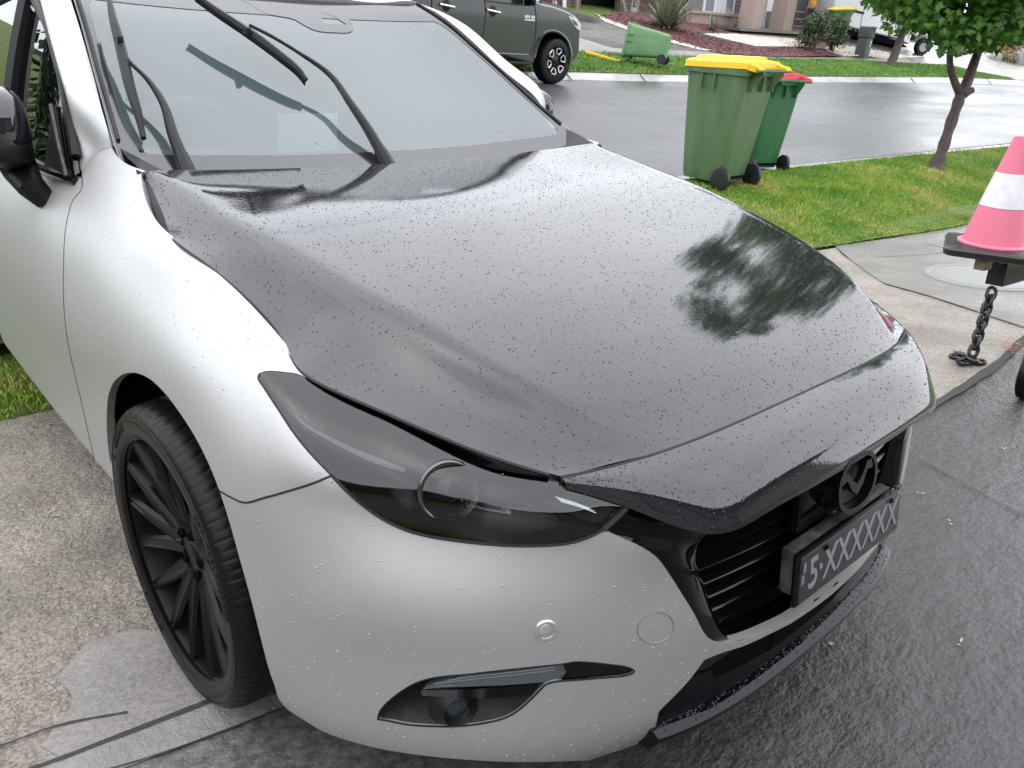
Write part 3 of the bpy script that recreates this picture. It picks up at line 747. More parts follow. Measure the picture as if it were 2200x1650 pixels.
def frame4(loc, right, up):
    r = Vector(right).normalized(); u = Vector(up).normalized(); n_ = r.cross(u)
    return Matrix(((r.x, u.x, n_.x, loc[0]), (r.y, u.y, n_.y, loc[1]), (r.z, u.z, n_.z, loc[2]), (0, 0, 0, 1)))
upv = Rp @ Vector((0, 0, 1)); fw = Rp @ Vector((1, 0, 0))
text_mesh('lettering', '5\u00b7XXXXXX', .082, whitemark, pface, frame4(PL+np.array(fw)*.0082+np.array([0, .006, -.002]), (0, 1, 0), upv), bold=.0008, sx=.80)
mb = MB()
for i in range(3): mb.box(PL+np.array(fw)*.0082+np.array([0, -.176, -.024+.024*i]), (.001, .008, .017), R=Rp)
mb.build('state_marks', mat('plate_small', (.16, .165, .17), .5), pface)
for y in (-.11, .13): mb = MB(); mb.lathe([(0, .003), (.004, .003), (.006, 0)], PL+np.array(fw)*.0075+np.array([0, y, .036]), 'X', 12); mb.build('screw', dark, pface)
mb = MB(); mb.tube([PL+np.array([-.02, .158, .050]), PL+np.array([.009, .158, .050]), PL+np.array([.009, .158, .042])], .003, 8); mb.build('clip', chrome, holder)
# --- lower valance and splitter
def xs(y): return .862-.10*y*y-.95*y**4
pts = [(-.050, .330), (-.012, .300), (-.016, .285), (-.024, .262), (-.026, .225), (-.012, .200), (.002, .197), (.012, .190), (.012, .182), (.004, .168), (-.008, .154), (-.05, .150), (-.20, .156)]
def sweep(pts, ylist, mb):
    V = []; F = []; n_ = len(pts)
    for y in ylist:
        for dx, z in pts:
            V.append((xs(y)+dx, y, z + .012*max(0, (abs(y)-.30))/.15*(1 if z > .26 else 0)))
    for i in range(len(ylist)-1):
        for j in range(n_-1): F.append((i*n_+j, i*n_+j+1, (i+1)*n_+j+1, (i+1)*n_+j))
    mb.add(V, F)
mb = MB(); sweep(pts[1:6], np.linspace(-.47, .47, 61), mb); val = mb.build('valance', gloss, car)
mb = MB(); sweep(pts[5:], np.linspace(-.420, .420, 61), mb)
for sy in (-1, 1):
    y = .420*sy; V = [(xs(y)+dx, y, z) for dx, z in pts[5:]]+[(xs(y)-.2, y, .208)]; mb.add(V, [tuple(range(len(V)))])
mb.build('splitter', gloss, car)
# --- wheels
wheelz = .3185
def make_wheel(cx, sy, steer, detail):
    w = bpy.data.objects.new('wheel', None); COL.objects.link(w); w.parent = car; w.empty_display_size = .1
    w.location = (cx, sy*.783, wheelz); w.rotation_euler = (0, 0, steer if sy < 0 else math.pi+steer)
    # local: axle along y, outside face towards -y
    prof = [(.245, .110), (.256, .117), (.273, .120), (.288, .118), (.297, .112), (.304, .103), (.3090, .088)] + [(.3090+.0045*(1-(h/.088)**2), h) for h in np.linspace(.080, -.080, 57)] + [(.3090, -.088), (.304, -.103), (.297, -.112), (.288, -.118), (.273, -.120), (.256, -.117), (.245, -.110)]
    n_ = 840 if detail else 72; V = []; F = []; m_ = len(prof)
    for k in range(n_):
        a = 2*math.pi*k/n_
        for j, (r, h) in enumerate(prof):
            rr = r
            if detail and 6 <= j <= m_-7:
                g = 0
                for gh in (-.052, -.018, .018, .052):
                    if abs(h-gh) < .0035: g = .007
                ph = (k/6.0 + (h*26 if abs(h) > .05 else h*14)) % 1.0
                if .056 < abs(h) < .100 and (k + int(round(abs(h)*260))) % 15 < 2: g = max(g, .0026)
                if abs(h) <= .052 and (k + int(round(h*420))) % 15 < 2 and abs(abs(h)-.034) < .012: g = max(g, .004)
                rr -= g
            if detail and j in (4, 5, 6) and k % 15 < 2: rr -= .0014
            V.append((rr*math.cos(a), -h, rr*math.sin(a)))
    for k in range(n_):
        for j in range(m_-1): F.append((k*m_+j, k*m_+j+1, ((k+1) % n_)*m_+j+1, ((k+1) % n_)*m_+j))
    mb = MB(); mb.add(V, F); ty = mb.build('tyre', rubber, w)
    # raised ribs and lettering blocks on the sidewall
    if detail:
        b = MB()
        for rr in (.2610, .2865): b.tube([(rr*math.cos(a), -.1185 if rr > .27 else -.1165, rr*math.sin(a)) for a in np.linspace(0, 2*math.pi, 97)[:-1]], .0012, 5, closed=True)
        random.seed(3)
        for a0, n2, wd in ((.75, 15, .047), (2.6, 11, .05), (4.2, 16, .045)):
            for i in range(n2):
                if random.random() < .14: continue
                a = a0-i*wd; c_ = Vector(((.2735)*math.cos(a), -.1203, .2735*math.sin(a)))
                for q in range(random.choice((1, 2, 2))):
                    Rr = Matrix.Rotation(-a+math.pi/2, 3, 'Y')
                    b.box(c_+Rr @ Vector((-.003+q*.006, 0, 0)), (.0022, .0016, .0125), R=Rr)
                b.box(c_+Matrix.Rotation(-a+math.pi/2, 3, 'Y') @ Vector((0, 0, random.choice((-.006, 0, .006)))), (.008, .0016, .0022), R=Matrix.Rotation(-a+math.pi/2, 3, 'Y'))
        b.build('sidewall_marks', rubber, ty)
    # rim: barrel, lip, spokes
    mb = MB()
    mb.lathe([(.247, .112), (.252, .1165), (.256, .115), (.2565, .110), (.250, .108), (.243, .103), (.239, .085), (.234, .0), (.228, -.09), (.246, -.105)], (0, 0, 0), 'Y', 96)
    V = [(p[0], -p[1], p[2]) for p in mb.v]; mb.v = V
    rm = mb.build('rim', rimm, w)
    # fifteen blades in fives of three, running from the hub out to the lip
    for k in range(15):
        a = 2*math.pi*(k+.2)/15; grp = (k % 3)-1; off = -grp*.050
        sb = MB(); st = []
        for t in np.linspace(0, 1, 12):
            r = .052+t*(.2465-.052)
            ang = a + (off*(1-t)**1.6)*2.2
            y = -(.074+.032*t**1.3+.006*math.sin(t*math.pi))
            wd = .019*(1-t)+.0118*t if grp else .022*(1-t)+.0125*t; dp = .034*(1-t)+.060*t
            c_ = np.array([r*math.cos(ang), y, r*math.sin(ang)]); tx = np.array([-math.sin(ang), 0, math.cos(ang)])
            st.append([c_+tx*(-wd)+np.array([0, dp, 0]), c_+tx*(-wd)+np.array([0, .007, 0]), c_+tx*(-wd*.62)+np.array([0, .0, 0]), c_+tx*(-wd*.35)+np.array([0, .0035, 0]), c_+tx*(wd*.35)+np.array([0, .0035, 0]), c_+tx*(wd*.62)+np.array([0, 0, 0]), c_+tx*wd+np.array([0, .007, 0]), c_+tx*wd+np.array([0, dp, 0])])
        V = [p for s_ in st for p in s_]; F = []
        for i in range(11):
            for j in range(7): F.append((i*8+j, i*8+j+1, (i+1)*8+j+1, (i+1)*8+j))
            F.append((i*8+7, i*8, (i+1)*8, (i+1)*8+7))
        F.append(tuple(range(8))); F.append(tuple(range(95, 87, -1)))
        sb.add(V, F); sb.build('spoke', rimm, rm)
    mb = MB(); mb.lathe([(.0, .074), (.024, .074), (.028, .071), (.030, .066), (.034, .070), (.062, .069), (.072, .062), (.078, .030), (.078, .0)], (0, 0, 0), 'Y', 40); mb.v = [(p[0], -p[1], p[2]) for p in mb.v]
    hb = mb.build('hub', rimm, rm)
    for k in range(5):
        a = 2*math.pi*k/5; mb = MB(); mb.lathe([(.010, .070), (.0115, .074), (.0085, .078), (.0085, .066), (0, .062)], (.048*math.cos(a), 0, .048*math.sin(a)), 'Y', 12); mb.v = [(p[0], -p[1], p[2]) for p in mb.v]; mb.build('wheel_nut', dark, hb)
    mb = MB(); mb.lathe([(0, .05), (.15, .05), (.165, .045), (.165, .02), (.10, .02), (.0, .02)], (0, 0, 0), 'Y', 48); mb.v = [(p[0], -p[1], p[2]) for p in mb.v]; mb.build('brake_disc', mat('brake_disc', (.10, .10, .10), .4, .8) if 'brake_disc' not in MATS else MATS['brake_disc'], w)
    mb = MB(); mb.lathe([(.225, -.05), (.0, -.05)], (0, 0, 0), 'Y', 48); mb.v = [(p[0], -p[1], p[2]) for p in mb.v]; mb.build('wheel_back', dark, w)
    return w
make_wheel(0, -1, rad(1.7), True); make_wheel(0, 1, rad(1.7), False); make_wheel(-2.7, -1, 0, False); make_wheel(-2.7, 1, 0, False)
# --- windscreen, pillars, roof and glasshouse
edge = [(-.50, -.725, 1.005), (-.578, -.715, 1.054), (-.68, -.695, 1.118), (-.811, -.67, 1.207), (-.961, -.640, 1.307), (-1.072, -.62, 1.378), (-1.225, -.592, 1.452)]
mid_ = [(-.46, 0, .955), (-.560, 0, 1.015), (-.68, 0, 1.090), (-.83, 0, 1.183), (-.99, 0, 1.283), (-1.13, 0, 1.365), (-1.30, 0, 1.460)]
wrows = []
for e, m_ in zip(edge, mid_):
    e = np.array(e); m_ = np.array(m_); r = []
    for f in (1, .82, .6, .3, 0):
        w_ = 1-abs(f)**2.6; p = m_*w_+e*(1-w_); p[1] = e[1]*f; r.append(p)
    wrows.append(r+[flipy(p) for p in reversed(r[:-1])])
ws = Surf(wrows, 110, 110)
_p, _n = ws.ev(ws.near((-.9, 0, 1.25)), 0, True)
if _n[2] < 0: ws.flip()
screen = grid_obj('windscreen', ws.D, ws.NN, screenm, car)
# black ceramic border under the glass
frit = mat('ceramic_border', (.014, .012, .015), .10, 0, 1.75)
glL = [(239, 311), (220, 240), (190, 125), (152, 0), (135, -55)]
inL = [(300, 326), (283, 305), (262, 272), (236, 190), (212, 100), (190, 10), (176, -50)]
def frit_loop():
    # outer rim of the glass, then the daylight opening
    return None
fin = [ws.hit(u, v) for u, v in cr_spline([(340, 333), (318, 330), (300, 321), (283, 300), (262, 262), (238, 185), (213, 98), (190, 10), (176, -50)], 6)]
U0_, U1_ = ws.su[-1], ws.sv[-1]
# right half in parameter space; sv runs across the car, mirrored about its middle
half = U1_/2
bot = [ws.hit(u, v) for u, v in [(500, 334), (700, 331)]]
inner = [(float(p[0]), float(p[1])) for p in fin]
ub = float(bot[0][0]); cenp = [(float(ws.hit(740, 330)[0]), half)]
opening = [(inner[-1][0], inner[-1][1])] + [(p[0], p[1]) for p in reversed(inner[:-1])] + [(ub, .25), (cenp[0][0], half)]
top_u = U0_-.16
# headlining side: keep the top band plain
opening = [(top_u, opening[0][1])] + [p for p in opening if p[0] < top_u-.02]
full_open = opening + [(p[0], 2*half-p[1]) for p in reversed(opening[:-1])]
sgn = 1
rim_ = [(.004, .004), (U0_-.004, .004), (U0_-.004, U1_-.004), (.004, U1_-.004)]
def dens(L, d=.03):
    out = []
    for i in range(len(L)):
        a = np.array(L[i], float); b = np.array(L[(i+1) % len(L)], float); n_ = max(1, int(np.linalg.norm(b-a)/d))
        out += [a+(b-a)*k/n_ for k in range(n_)]
    return out
patch('glass_border', ws, [dens(rim_), dens(full_open)], frit, screen, .03, .0015, 0)
cam_h = to_par(ws, cr_spline([(505, -12), (545, 15), (570, 30), (600, 36), (630, 42), (655, 56), (680, 67), (720, 71), (752, 70), (759, 62), (748, 40), (735, 15), (722, -10)], 4, True), .004)
cam_w = to_par(ws, line_px([[(690, 27), (694, 51)], [(694, 51), (745, 54)], [(745, 54), (716, 36)], [(716, 36), (690, 27)]], 4), .002)
patch('sensor_panel', ws, [cam_h, cam_w], frit, screen, .02, .002, 0)
# rubber trim along the glass
mb = MB()
q = [np.array(p) for p in cr_spline(edge[1:], 8)]
for g in (lambda p: np.array(p), flipy):
    mb = MB(); mb.tube([g(p+np.array([0, .012, .004])) for p in q], .0045, 6); mb.build('glass_trim', seamm, car)
# pillars
inn = edge[:]; out = [(-.55, -.81, .93), (-.66, -.785, .99), (-.725, -.757, 1.12), (-.86, -.737, 1.235), (-1.0, -.712, 1.325), (-1.087, -.697, 1.376), (-1.26, -.672, 1.425)]
inn = edge[2:]; out = out[2:]
inn += [(-1.6, -.56, 1.505)]
out += [(-1.62, -.655, 1.46)]
prow = []
ftp = [[(252, 345), (244, 340), (232, 343), (219, 349), (205, 362), (194, 380), (188, 398)], [(250, 322), (240, 316), (227, 319), (212, 326), (198, 338), (185, 356), (174, 376)]]
for L in ftp: prow.append([body_s.at(u, v) for u, v in L])
for a, b in zip(inn, out):
    a = np.array(a); b = np.array(b); c = (a+b)/2; nrm = np.array([.35, -.7, .5])
    prow.append([a-np.array([.01, -.014, .012]), a, a*.75+b*.25+nrm*.010, c+nrm*.016, a*.25+b*.75+nrm*.013, b, b+np.array([-.01, .012, -.03])])
pil_s = Surf(prow, 90, 30)
_p, _n = pil_s.ev(pil_s.near((-.86, -.75, 1.25)), 0, True)
if _n[1] > 0: pil_s.flip()
pl_loop = to_par(pil_s, [q for q in line_px([foot, [(240, 316), (230, 275), (216, 225), (203, 172), (190, 125), (171, 60), (152, 0), (138, -45)]])] + [tuple(pil_s.D[70, 6]), tuple(pil_s.D[86, 6]), tuple(pil_s.D[86, 24]), tuple(pil_s.D[70, 24])] + [q for q in cr_spline([(70, -50), (82, 0), (108, 95), (125, 165), (137, 218), (153, 280), (166, 338), (176, 372)], 5)][:-1])
for mir in (False, True): patch('pillar', pil_s, [pl_loop], silver, car, .014, 0, .012, mirror=mir)
# roof
rr_ = []
for x, z0, z1, yw in ((-1.225, 1.452, 1.455, .592), (-1.30, 1.472, 1.480, .585), (-1.6, 1.492, 1.510, .56), (-2.1, 1.488, 1.515, .55), (-2.6, 1.455, 1.485, .53), (-2.95, 1.41, 1.435, .50)):
    r = []
    for f in (1.16, 1.08, 1, .8, .4, 0):
        if f > 1: r.append(np.array([x, -yw*f, z0-(f-1)*.5*1.2]))
        else: r.append(np.array([x-.03*(1-f*f)*(x > -1.35), -yw*f, z1-(z1-z0)*f**2.4]))
    rr_.append(r+[flipy(p) for p in reversed(r[:-1])])
rs_ = Surf(rr_, 50, 60)
_p, _n = rs_.ev(rs_.near((-2, 0, 1.5)), 0, True)
if _n[2] < 0: rs_.flip()
grid_obj('roof', rs_.D, rs_.NN, silver, car, .02)
# side glass, its black frame, quarter panel above the belt
SG = [[(-.66, -.775, .985), (-.80, -.735, 1.175), (-1.0, -.700, 1.315), (-1.26, -.665, 1.405), (-1.7, -.640, 1.44), (-2.2, -.632, 1.43), (-2.7, -.62, 1.36), (-3.0, -.63, 1.18)],
      [(-.66, -.782, .965), (-.80, -.795, .968), (-1.0, -.797, .970), (-1.26, -.797, .972), (-1.7, -.795, .975), (-2.2, -.79, .985), (-2.7, -.765, 1.01), (-3.0, -.72, 1.06)]]
def sg(f, t, off=0):
    k = f*(len(SG[0])-1); i = min(int(k), len(SG[0])-2); fr = k-i
    a = np.array(SG[0][i])*(1-fr)+np.array(SG[0][i+1])*fr; b = np.array(SG[1][i])*(1-fr)+np.array(SG[1][i+1])*fr
    p = b*(1-t)+a*t; p[1] -= math.sin(t*math.pi)*.012+off; return p
for mir in (False, True):
    g = fx(mir); V = []; F = []; n1, n2 = 57, 12
    for i in range(n1):
        for j in range(n2): V.append(g(sg(i/(n1-1), j/(n2-1)*.97)))
    for i in range(n1-1):
        for j in range(n2-1): F.append((i*n2+j, (i+1)*n2+j, (i+1)*n2+j+1, i*n2+j+1))
    mb = MB(); mb.add(V, F); sgl = mb.build('side_window', sideglass, car)
    mb = MB(); mb.tube([g(sg(i/40, .985, .004)) for i in range(1, 41)], .013, 6)                # frame under the roof rail
    mb.tube([g(sg(.445, t, .004)) for t in np.linspace(.02, .98, 8)], .026, 6)
    mb.build('window_frame', plastic, sgl)
    # belt: black strip, chrome line, rubber
    mb = MB(); mb.tube([g(sg(f, .012, .008)) for f in np.linspace(.0, 1, 30)], .009, 6); mb.build('belt_trim', gloss_dry, sgl)
    mb = MB(); mb.tube([g(sg(f, .05, .004)) for f in np.linspace(.015, 1, 30)], .004, 6); mb.build('belt_strip', mat('belt_grey', (.25, .26, .27), .3, .6) if 'belt_grey' not in MATS else MATS['belt_grey'], sgl)
    # black sail panel at the front corner, with its light edge
    mb = MB(); t0 = sg(.03, .05, .009); t1 = sg(.155, .55, .009) if False else sg(.165, .70, .009); t2 = sg(.205, .05, .009)
    mb.prism([g(t0), g(t1), g(t2)], g((0, .006, 0)) if not mir else (0, -.006, 0)); mb.build('sail_panel', plastic, sgl)
    mb = MB(); mb.tube([g(t0+np.array([0, -.004, .006])), g((t0+t1)/2+np.array([0, -.006, 0])), g(t1+np.array([0, -.004, 0]))], .005, 6); mb.build('sail_edge', plategrey, sgl)
# tail: rear screen, hatch, rear bumper
mb = MB(); V = [(-2.95, -.50, 1.41), (-2.95, .50, 1.41), (-3.30, .60, 1.08), (-3.30, -.60, 1.08)]; mb.add(V, [(0, 1, 2, 3)]); mb.build('rear_window', sideglass, car, False)
hb = []
for y in np.linspace(-.66, .66, 13):
    k = .10*(y/.66)**2; hb.append([(-3.28+k*.4, y, 1.09), (-3.42+k, y, 1.03), (-3.46+k, y, .9), (-3.48+k, y, .75), (-3.50+k, y, .6), (-3.52+k, y, .5), (-3.52+k, y, .38), (-3.48+k, y, .25)])
V = [p for r in hb for p in r]; F = []
for i in range(12):
    for j in range(7): F.append((i*8+j, i*8+j+1, (i+1)*8+j+1, (i+1)*8+j))
mb = MB(); mb.add(V, F); mb.build('tailgate', silver, car)
# cabin: dash, wheel, seats, screen
cab = MB(); cab.add([(-.55, -.66, .93), (-.55, .66, .93), (-1.05, .66, .95), (-1.05, -.66, .95)], [(0, 1, 2, 3)]); cab.add([(-1.05, -.66, .95), (-1.05, .66, .95), (-1.10, .66, .55), (-1.10, -.66, .55)], [(0, 1, 2, 3)])
cab.build('dashboard', mat('dash_grey', (.13, .135, .14), .7), car, False)
mb = MB(); c_ = np.array([-1.15, -.37, .97]); tl = Matrix.Rotation(rad(-62), 3, 'Y')
mb.tube([c_+np.array(tl @ Vector((.18*math.cos(a), .18*math.sin(a), 0))) for a in np.linspace(0, 2*math.pi, 33)[:-1]], .014, 8, closed=True)
mb.tube([c_+np.array(tl @ Vector((0, -.18, 0))), c_, c_+np.array(tl @ Vector((0, .18, 0)))], .022, 6); mb.build('steering_wheel', MATS['dash_grey'], car)
for y in (-.37, .37):
    mb = MB(); mb.box((-1.62, y, .48), (.50, .48, .20), bev=.05); mb.box((-1.88, y, .82), (.16, .46, .62), bev=.06, R=Matrix.Rotation(rad(-14), 3, 'Y')); mb.box((-1.98, y, 1.22), (.10, .26, .17), bev=.04); mb.build('seat', MATS['dash_grey'], car)
mb = MB(); Q = [(-1.32, -.60), (-2.25, -.60), (-2.25, .60), (-1.32, .60)]; V = [(x, y, .5) for x, y in Q]+[(x, y, 1.43 if x > -2 else 1.44) for x, y in Q]
mb.add(V, [(0, 1, 5, 4), (1, 2, 6, 5), (2, 3, 7, 6), (4, 5, 6, 7)]); mb.build('cabin_blocker', MATS['dash_grey'], car, False)  # added box that blocks daylight showing through the cabin
mb = MB(); mb.box((-.935, -.05, 1.035), (.012, .20, .115), bev=.004, R=Matrix.Rotation(rad(12), 3, 'Y')); dsp = mb.build('dash_screen', mat('screen_face', (.75, .80, .80), .15), car)  # pale face colour paints in the reflection on the screen
mb = MB(); mb.box((-1.28, -.02, 1.33), (.03, .22, .06), bev=.012); mb.build('rear_view_mirror', plastic, car)
# --- wipers, standing off the glass
def wp(u, v, h):
    st = ws.hit(u, v); p, nn = ws.ev(st, 0, True); d = ray(u, v); d = d/np.linalg.norm(d)
    t = float(np.dot(p-CAR_C, d)); t -= h/max(.15, -float(np.dot(d, nn)))
    for _ in range(3):
        q = CAR_C+t*d; p2, n2 = ws.ev(ws.near(q), 0, True); hh = float(np.dot(q-p2, n2)); t += (hh-h)/max(.15, -float(np.dot(d, n2)))*.8
    return CAR_C+t*d
def wiper(base, arm, blade, hs_, hb_, name='wiper'):
    mb = MB(); q = [wp(u, v, h) for (u, v), h in zip(arm, hs_)]; qs = cr_spline([tuple(p) for p in q], 8)
    n_ = len(qs); r = [.0165-.0115*min(1, i/(n_*.66)) for i in range(n_)]
    mb.tube(qs, r, 8); w = mb.build(name, plastic, car)
    mb = MB(); b0 = q[0]; b1 = qs[3]; d = np.array(b1)-np.array(b0); mb.tube([b0-d*1.4, b0, np.array(b1)], [.021, .020, .0175], 8); mb.build('arm_cap', plastic, w)
    mb = MB(); q = [wp(u, v, h) for (u, v), h in zip(blade, hb_)]; qs = cr_spline([tuple(p) for p in q], 8)
    n_ = len(qs); mb.tube(qs, [.005+.0075*math.sin(math.pi*min(max(i/(n_-1), .08), .92)) for i in range(n_)], 6); bl = mb.build('blade', plastic, w)
    mb = MB()
    for i in range(len(qs)-1):
        a = np.array(qs[i]); b = np.array(qs[i+1]); _, nn = ws.ev(ws.near(a), 0, True); mb.add([a, b, b-nn*.020, a-nn*.020], [(0, 1, 2, 3)])
    mb.build('rubber_strip', rubber, bl, False)
    q0 = wp(*blade[2], hb_[2]+.006); mb = MB(); mb.box(q0, (.030, .014, .016), bev=.003); mb.build('blade_clip', plastic, w)
    return w
wiper(None, [(400, 362), (372, 290), (352, 225), (318, 172), (278, 132), (256, 100)], [(232, -20), (243, 40), (255, 85), (280, 190), (298, 250), (308, 297)], [.010, .030, .046, .055, .060, .062], [.080, .074, .066, .046, .032, .018])
wiper(None, [(828, 345), (795, 285), (755, 225), (708, 160), (640, 112), (580, 76), (536, 54)], [(420, -12), (470, 25), (530, 66), (590, 110), (640, 150), (658, 172)], [.012, .035, .055, .068, .076, .082, .082], [.085, .080, .074, .066, .056, .046])
# cowl ends: silver/black infill at the foot of the pillars
mb = MB()
for g in (lambda p: np.array(p), flipy):
    mb = MB(); mb.add([g((-.60, -.705, 1.055)), g((-.50, -.712, 1.025)), g((-.41, -.706, .998)), g((-.43, -.60, .965)), g((-.50, -.60, .98))], [(0, 1, 2, 3, 4)]); mb.build('cowl_corner', plastic, car, False)
mb = MB(); V = [];
for y in np.linspace(-.70, .70, 29): V += [(-.40-.045*(1-(y/.7)**2), y, .945+.02*(abs(y)/.7)**2), (-.60, y, .985+.03*(abs(y)/.7)**2)]
mb.add(V, [(2*i, 2*i+1, 2*i+3, 2*i+2) for i in range(28)]); mb.build('cowl_panel', plastic, car, False)
# --- door mirrors
for mir in (False, True):
    g = fx(mir); c_ = np.array([-.865, -.895, 1.085]) if not mir else np.array([-.96, -.875, 1.09])
    def ell(c_, r, e1, e2, m_, name, par, cut=None, n1=28, n2=40, sh=0):
        V = []; F = []
        for i in range(n1+1):
            for k in range(n2):
                a = -math.pi/2+math.pi*i/n1; b = 2*math.pi*k/n2
                f = lambda c, e: abs(c)**e*(1 if c >= 0 else -1)
                x = r[0]*f(math.cos(a), e1)*f(math.cos(b), e2); y = r[1]*f(math.cos(a), e1)*f(math.sin(b), e2); z = r[2]*f(math.sin(a), e1)
                z *= 1-.25*(y/r[1])*(-1)*.6; x -= sh*y
                V.append(g(c_+np.array([x, y, z])))
        for i in range(n1):
            for k in range(n2): F.append((i*n2+k, i*n2+(k+1) % n2, (i+1)*n2+(k+1) % n2, (i+1)*n2+k))
        mb = MB(); mb.add(V, F); return mb.build(name, m_, par)
    mr = ell(c_, (.130, .072, .083), .75, .8, vinyl, 'door_mirror', car, sh=.15)
    ell(c_+np.array([-.004, 0, -.052]), (.128, .070, .045), .7, .8, plastic, 'mirror_base', mr, sh=.15)
    mb = MB(); mb.tube([g(c_+np.array([.03, .02, -.06])), g(c_+np.array([.01, .035, -.11])), g(np.array([-.80, -.855, .945])), g(np.array([-.80, -.83, .91]))], [.045, .040, .032, .026], 12); mb.build('mirror_stalk', plastic, mr)
    mb = MB(); mb.box(g(c_+np.array([-.03, .060, .01])), (.13, .006, .09), bev=.002); mb.build('mirror_glass', chrome, mr)
# --- rain beads lying on the panels
def beads(name, surf, par_ob, count, rmin, rmax, accept, mirror_ok=False, squash=.55, seed=1, wm=None):
    wm = wm or water
    rng = np.random.default_rng(seed); V = []; F = []; n_ = 7; k = 0; tries = 0
    while k < count and tries < count*12:
        tries += 1; st = (rng.uniform(0, surf.tu[-1]), rng.uniform(0, surf.tv[-1]))
        if not accept(st): continue
        p, nn = surf.ev(st, .0, True)
        r = rmin+(rmax-rmin)*rng.random()**3.2
        a = np.cross(nn, [0, 0, 1.0]) if abs(nn[2]) < .9 else np.cross(nn, [1.0, 0, 0]); a /= np.linalg.norm(a); b = np.cross(nn, a); s1 = rng.uniform(.8, 1.3); s2 = rng.uniform(.8, 1.1)
        base = len(V)
        for rr, hh in ((1.0, -.05), (.95, .35), (.62, .80)):
            for q in range(n_):
                t = 2*math.pi*q/n_; V.append(p+r*rr*(math.cos(t)*a*s1+math.sin(t)*b*s2)+nn*r*hh*squash*1.25)
        V.append(p+nn*r*squash*1.25)
        for lv in range(2):
            for q in range(n_): F.append((base+lv*n_+q, base+lv*n_+(q+1) % n_, base+(lv+1)*n_+(q+1) % n_, base+(lv+1)*n_+q))
        for q in range(n_): F.append((base+2*n_+q, base+2*n_+(q+1) % n_, base+3*n_))
        k += 1
    o = obj(name, V, F, wm, par_ob); o['kind'] = 'stuff'; return o
bon = [o for o in car.children if o.name.startswith('bonnet')][0]
water_black = mat('rain_on_black', (.015, .015, .018), .02, 0, 1.5)
beads('rain_beads', hood_s, bon, 17000, .00045, .0017, lambda st: True, seed=2, wm=water_black)
npn = [o for o in car.children if o.name.startswith('nose_panel')][0]
beads('rain_beads', nose_s, npn, 2200, .0005, .0018, lambda st: True, seed=3, wm=water_black)
bl_poly = [(p[0], p[1]) for p in bumper_loop]; fg_poly = [(p[0], p[1]) for p in fog_loop]; fe_poly = [(p[0], p[1]) for p in fender_loop]; li_poly = [(p[0], p[1]) for p in light_loop]
beads('rain_beads', body_s, bumper, 1100, .0005, .0018, lambda st: inside(st, bl_poly) and not inside(st, fg_poly) and (st[1] < .35 or RNG.random() < .55), seed=4, wm=water_sil)
fen = [o for o in car.children if o.name.startswith('fender')][0]
beads('rain_beads', body_s, fen, 800, .0005, .0015, lambda st: inside(st, fe_poly), seed=5, wm=water_sil)
hlo = [o for o in car.children if o.name.startswith('headlight')][0]
beads('rain_beads', body_s, hlo, 260, .0008, .002, lambda st: inside(st, li_poly), seed=6)
beads('rain_beads', ws, screen, 1500, .0006, .0018, lambda st: st[0] < .14 or st[1] > half*1.55 or st[1] < .12, seed=7)

# beads standing on the splitter ledge and the plate holder
def bead_points(name, pts_, par_ob, m):
    rng = np.random.default_rng(8); V = []; F = []; n_ = 7
    for p in pts_:
        r = .0006+.0022*rng.random()**2.2; b = len(V)
        for rr, hh in ((1, -.05), (.9, .4), (.55, .75)):
            for q in range(n_): t = 2*math.pi*q/n_; V.append((p[0]+r*rr*math.cos(t), p[1]+r*rr*1.2*math.sin(t), p[2]+r*hh*.8))
        V.append((p[0], p[1], p[2]+r*.8))
        for lv in range(2):
            for q in range(n_): F.append((b+lv*n_+q, b+lv*n_+(q+1) % n_, b+(lv+1)*n_+(q+1) % n_, b+(lv+1)*n_+q))
        for q in range(n_): F.append((b+2*n_+q, b+2*n_+(q+1) % n_, b+3*n_))
    o = obj(name, V, F, m, par_ob); o['kind'] = 'stuff'
spl = [o for o in car.children if o.name.startswith('splitter')][0]
rng = np.random.default_rng(4); ptz = []
for _ in range(900):
    y = rng.uniform(-.41, .41); t = rng.random(); ptz.append((xs(y)-.012+.018*t, y, .2005-.006*t))
bead_points('rain_beads', ptz, spl, water_black)
# ================================================================== THE PLACE
def sst(a, b, x):
    t = min(max((x-a)/(b-a), 0), 1); return t*t*(3-2*t)
KN = [(-60, 4.0), (-40, 3.2), (-22, 2.1), (-18, 1.55), (-16.2, 1.26), (-13.6, .72), (-12.4, .58), (-11.0, .40), (-10.4, .30), (-10.0, .19), (-7, .13), (-3.5, .0), (-3.2, .03), (-2.9, .055), (-2.2, .02), (-1.5, -.13), (-1.3, -.132)]
KX = [k[0] for k in KN]; KZ = [k[1] for k in KN]
def H(x, y):
    if x > -1.35: return x*math.tan(SL) if x < 9 else 9*math.tan(SL)
    f = float(np.interp(x, KX, KZ)); w = sst(.6, 3.0, y); pl = x*math.tan(SL)
    if w < 1:
        k = 1-sst(-9, -3, -0) if False else (1 if x > -3.2 else max(0, 1-(-3.2-x)/6.5))
        f = f+(1-w)*k*((pl if x > -3.2 else -3.2*math.tan(SL)-.03)-(f if x > -3.2 else .0))*(1 if x > -3.2 else 1)
    return f
def gp(u, v, dz=0):
    d = ray(u, v, True); t = 1.0; st_ = .05
    while t < 90:
        p = CW+t*d
        if p[2] < H(p[0], p[1])+dz: break
        t += st_
    lo_, hi_ = t-st_, t
    for _ in range(20):
        m_ = (lo_+hi_)/2; p = CW+m_*d
        if p[2] < H(p[0], p[1])+dz: hi_ = m_
        else: lo_ = m_
    return CW+hi_*d
def depth(p): return float(np.dot(np.array(p)-CW, AXW[2]))
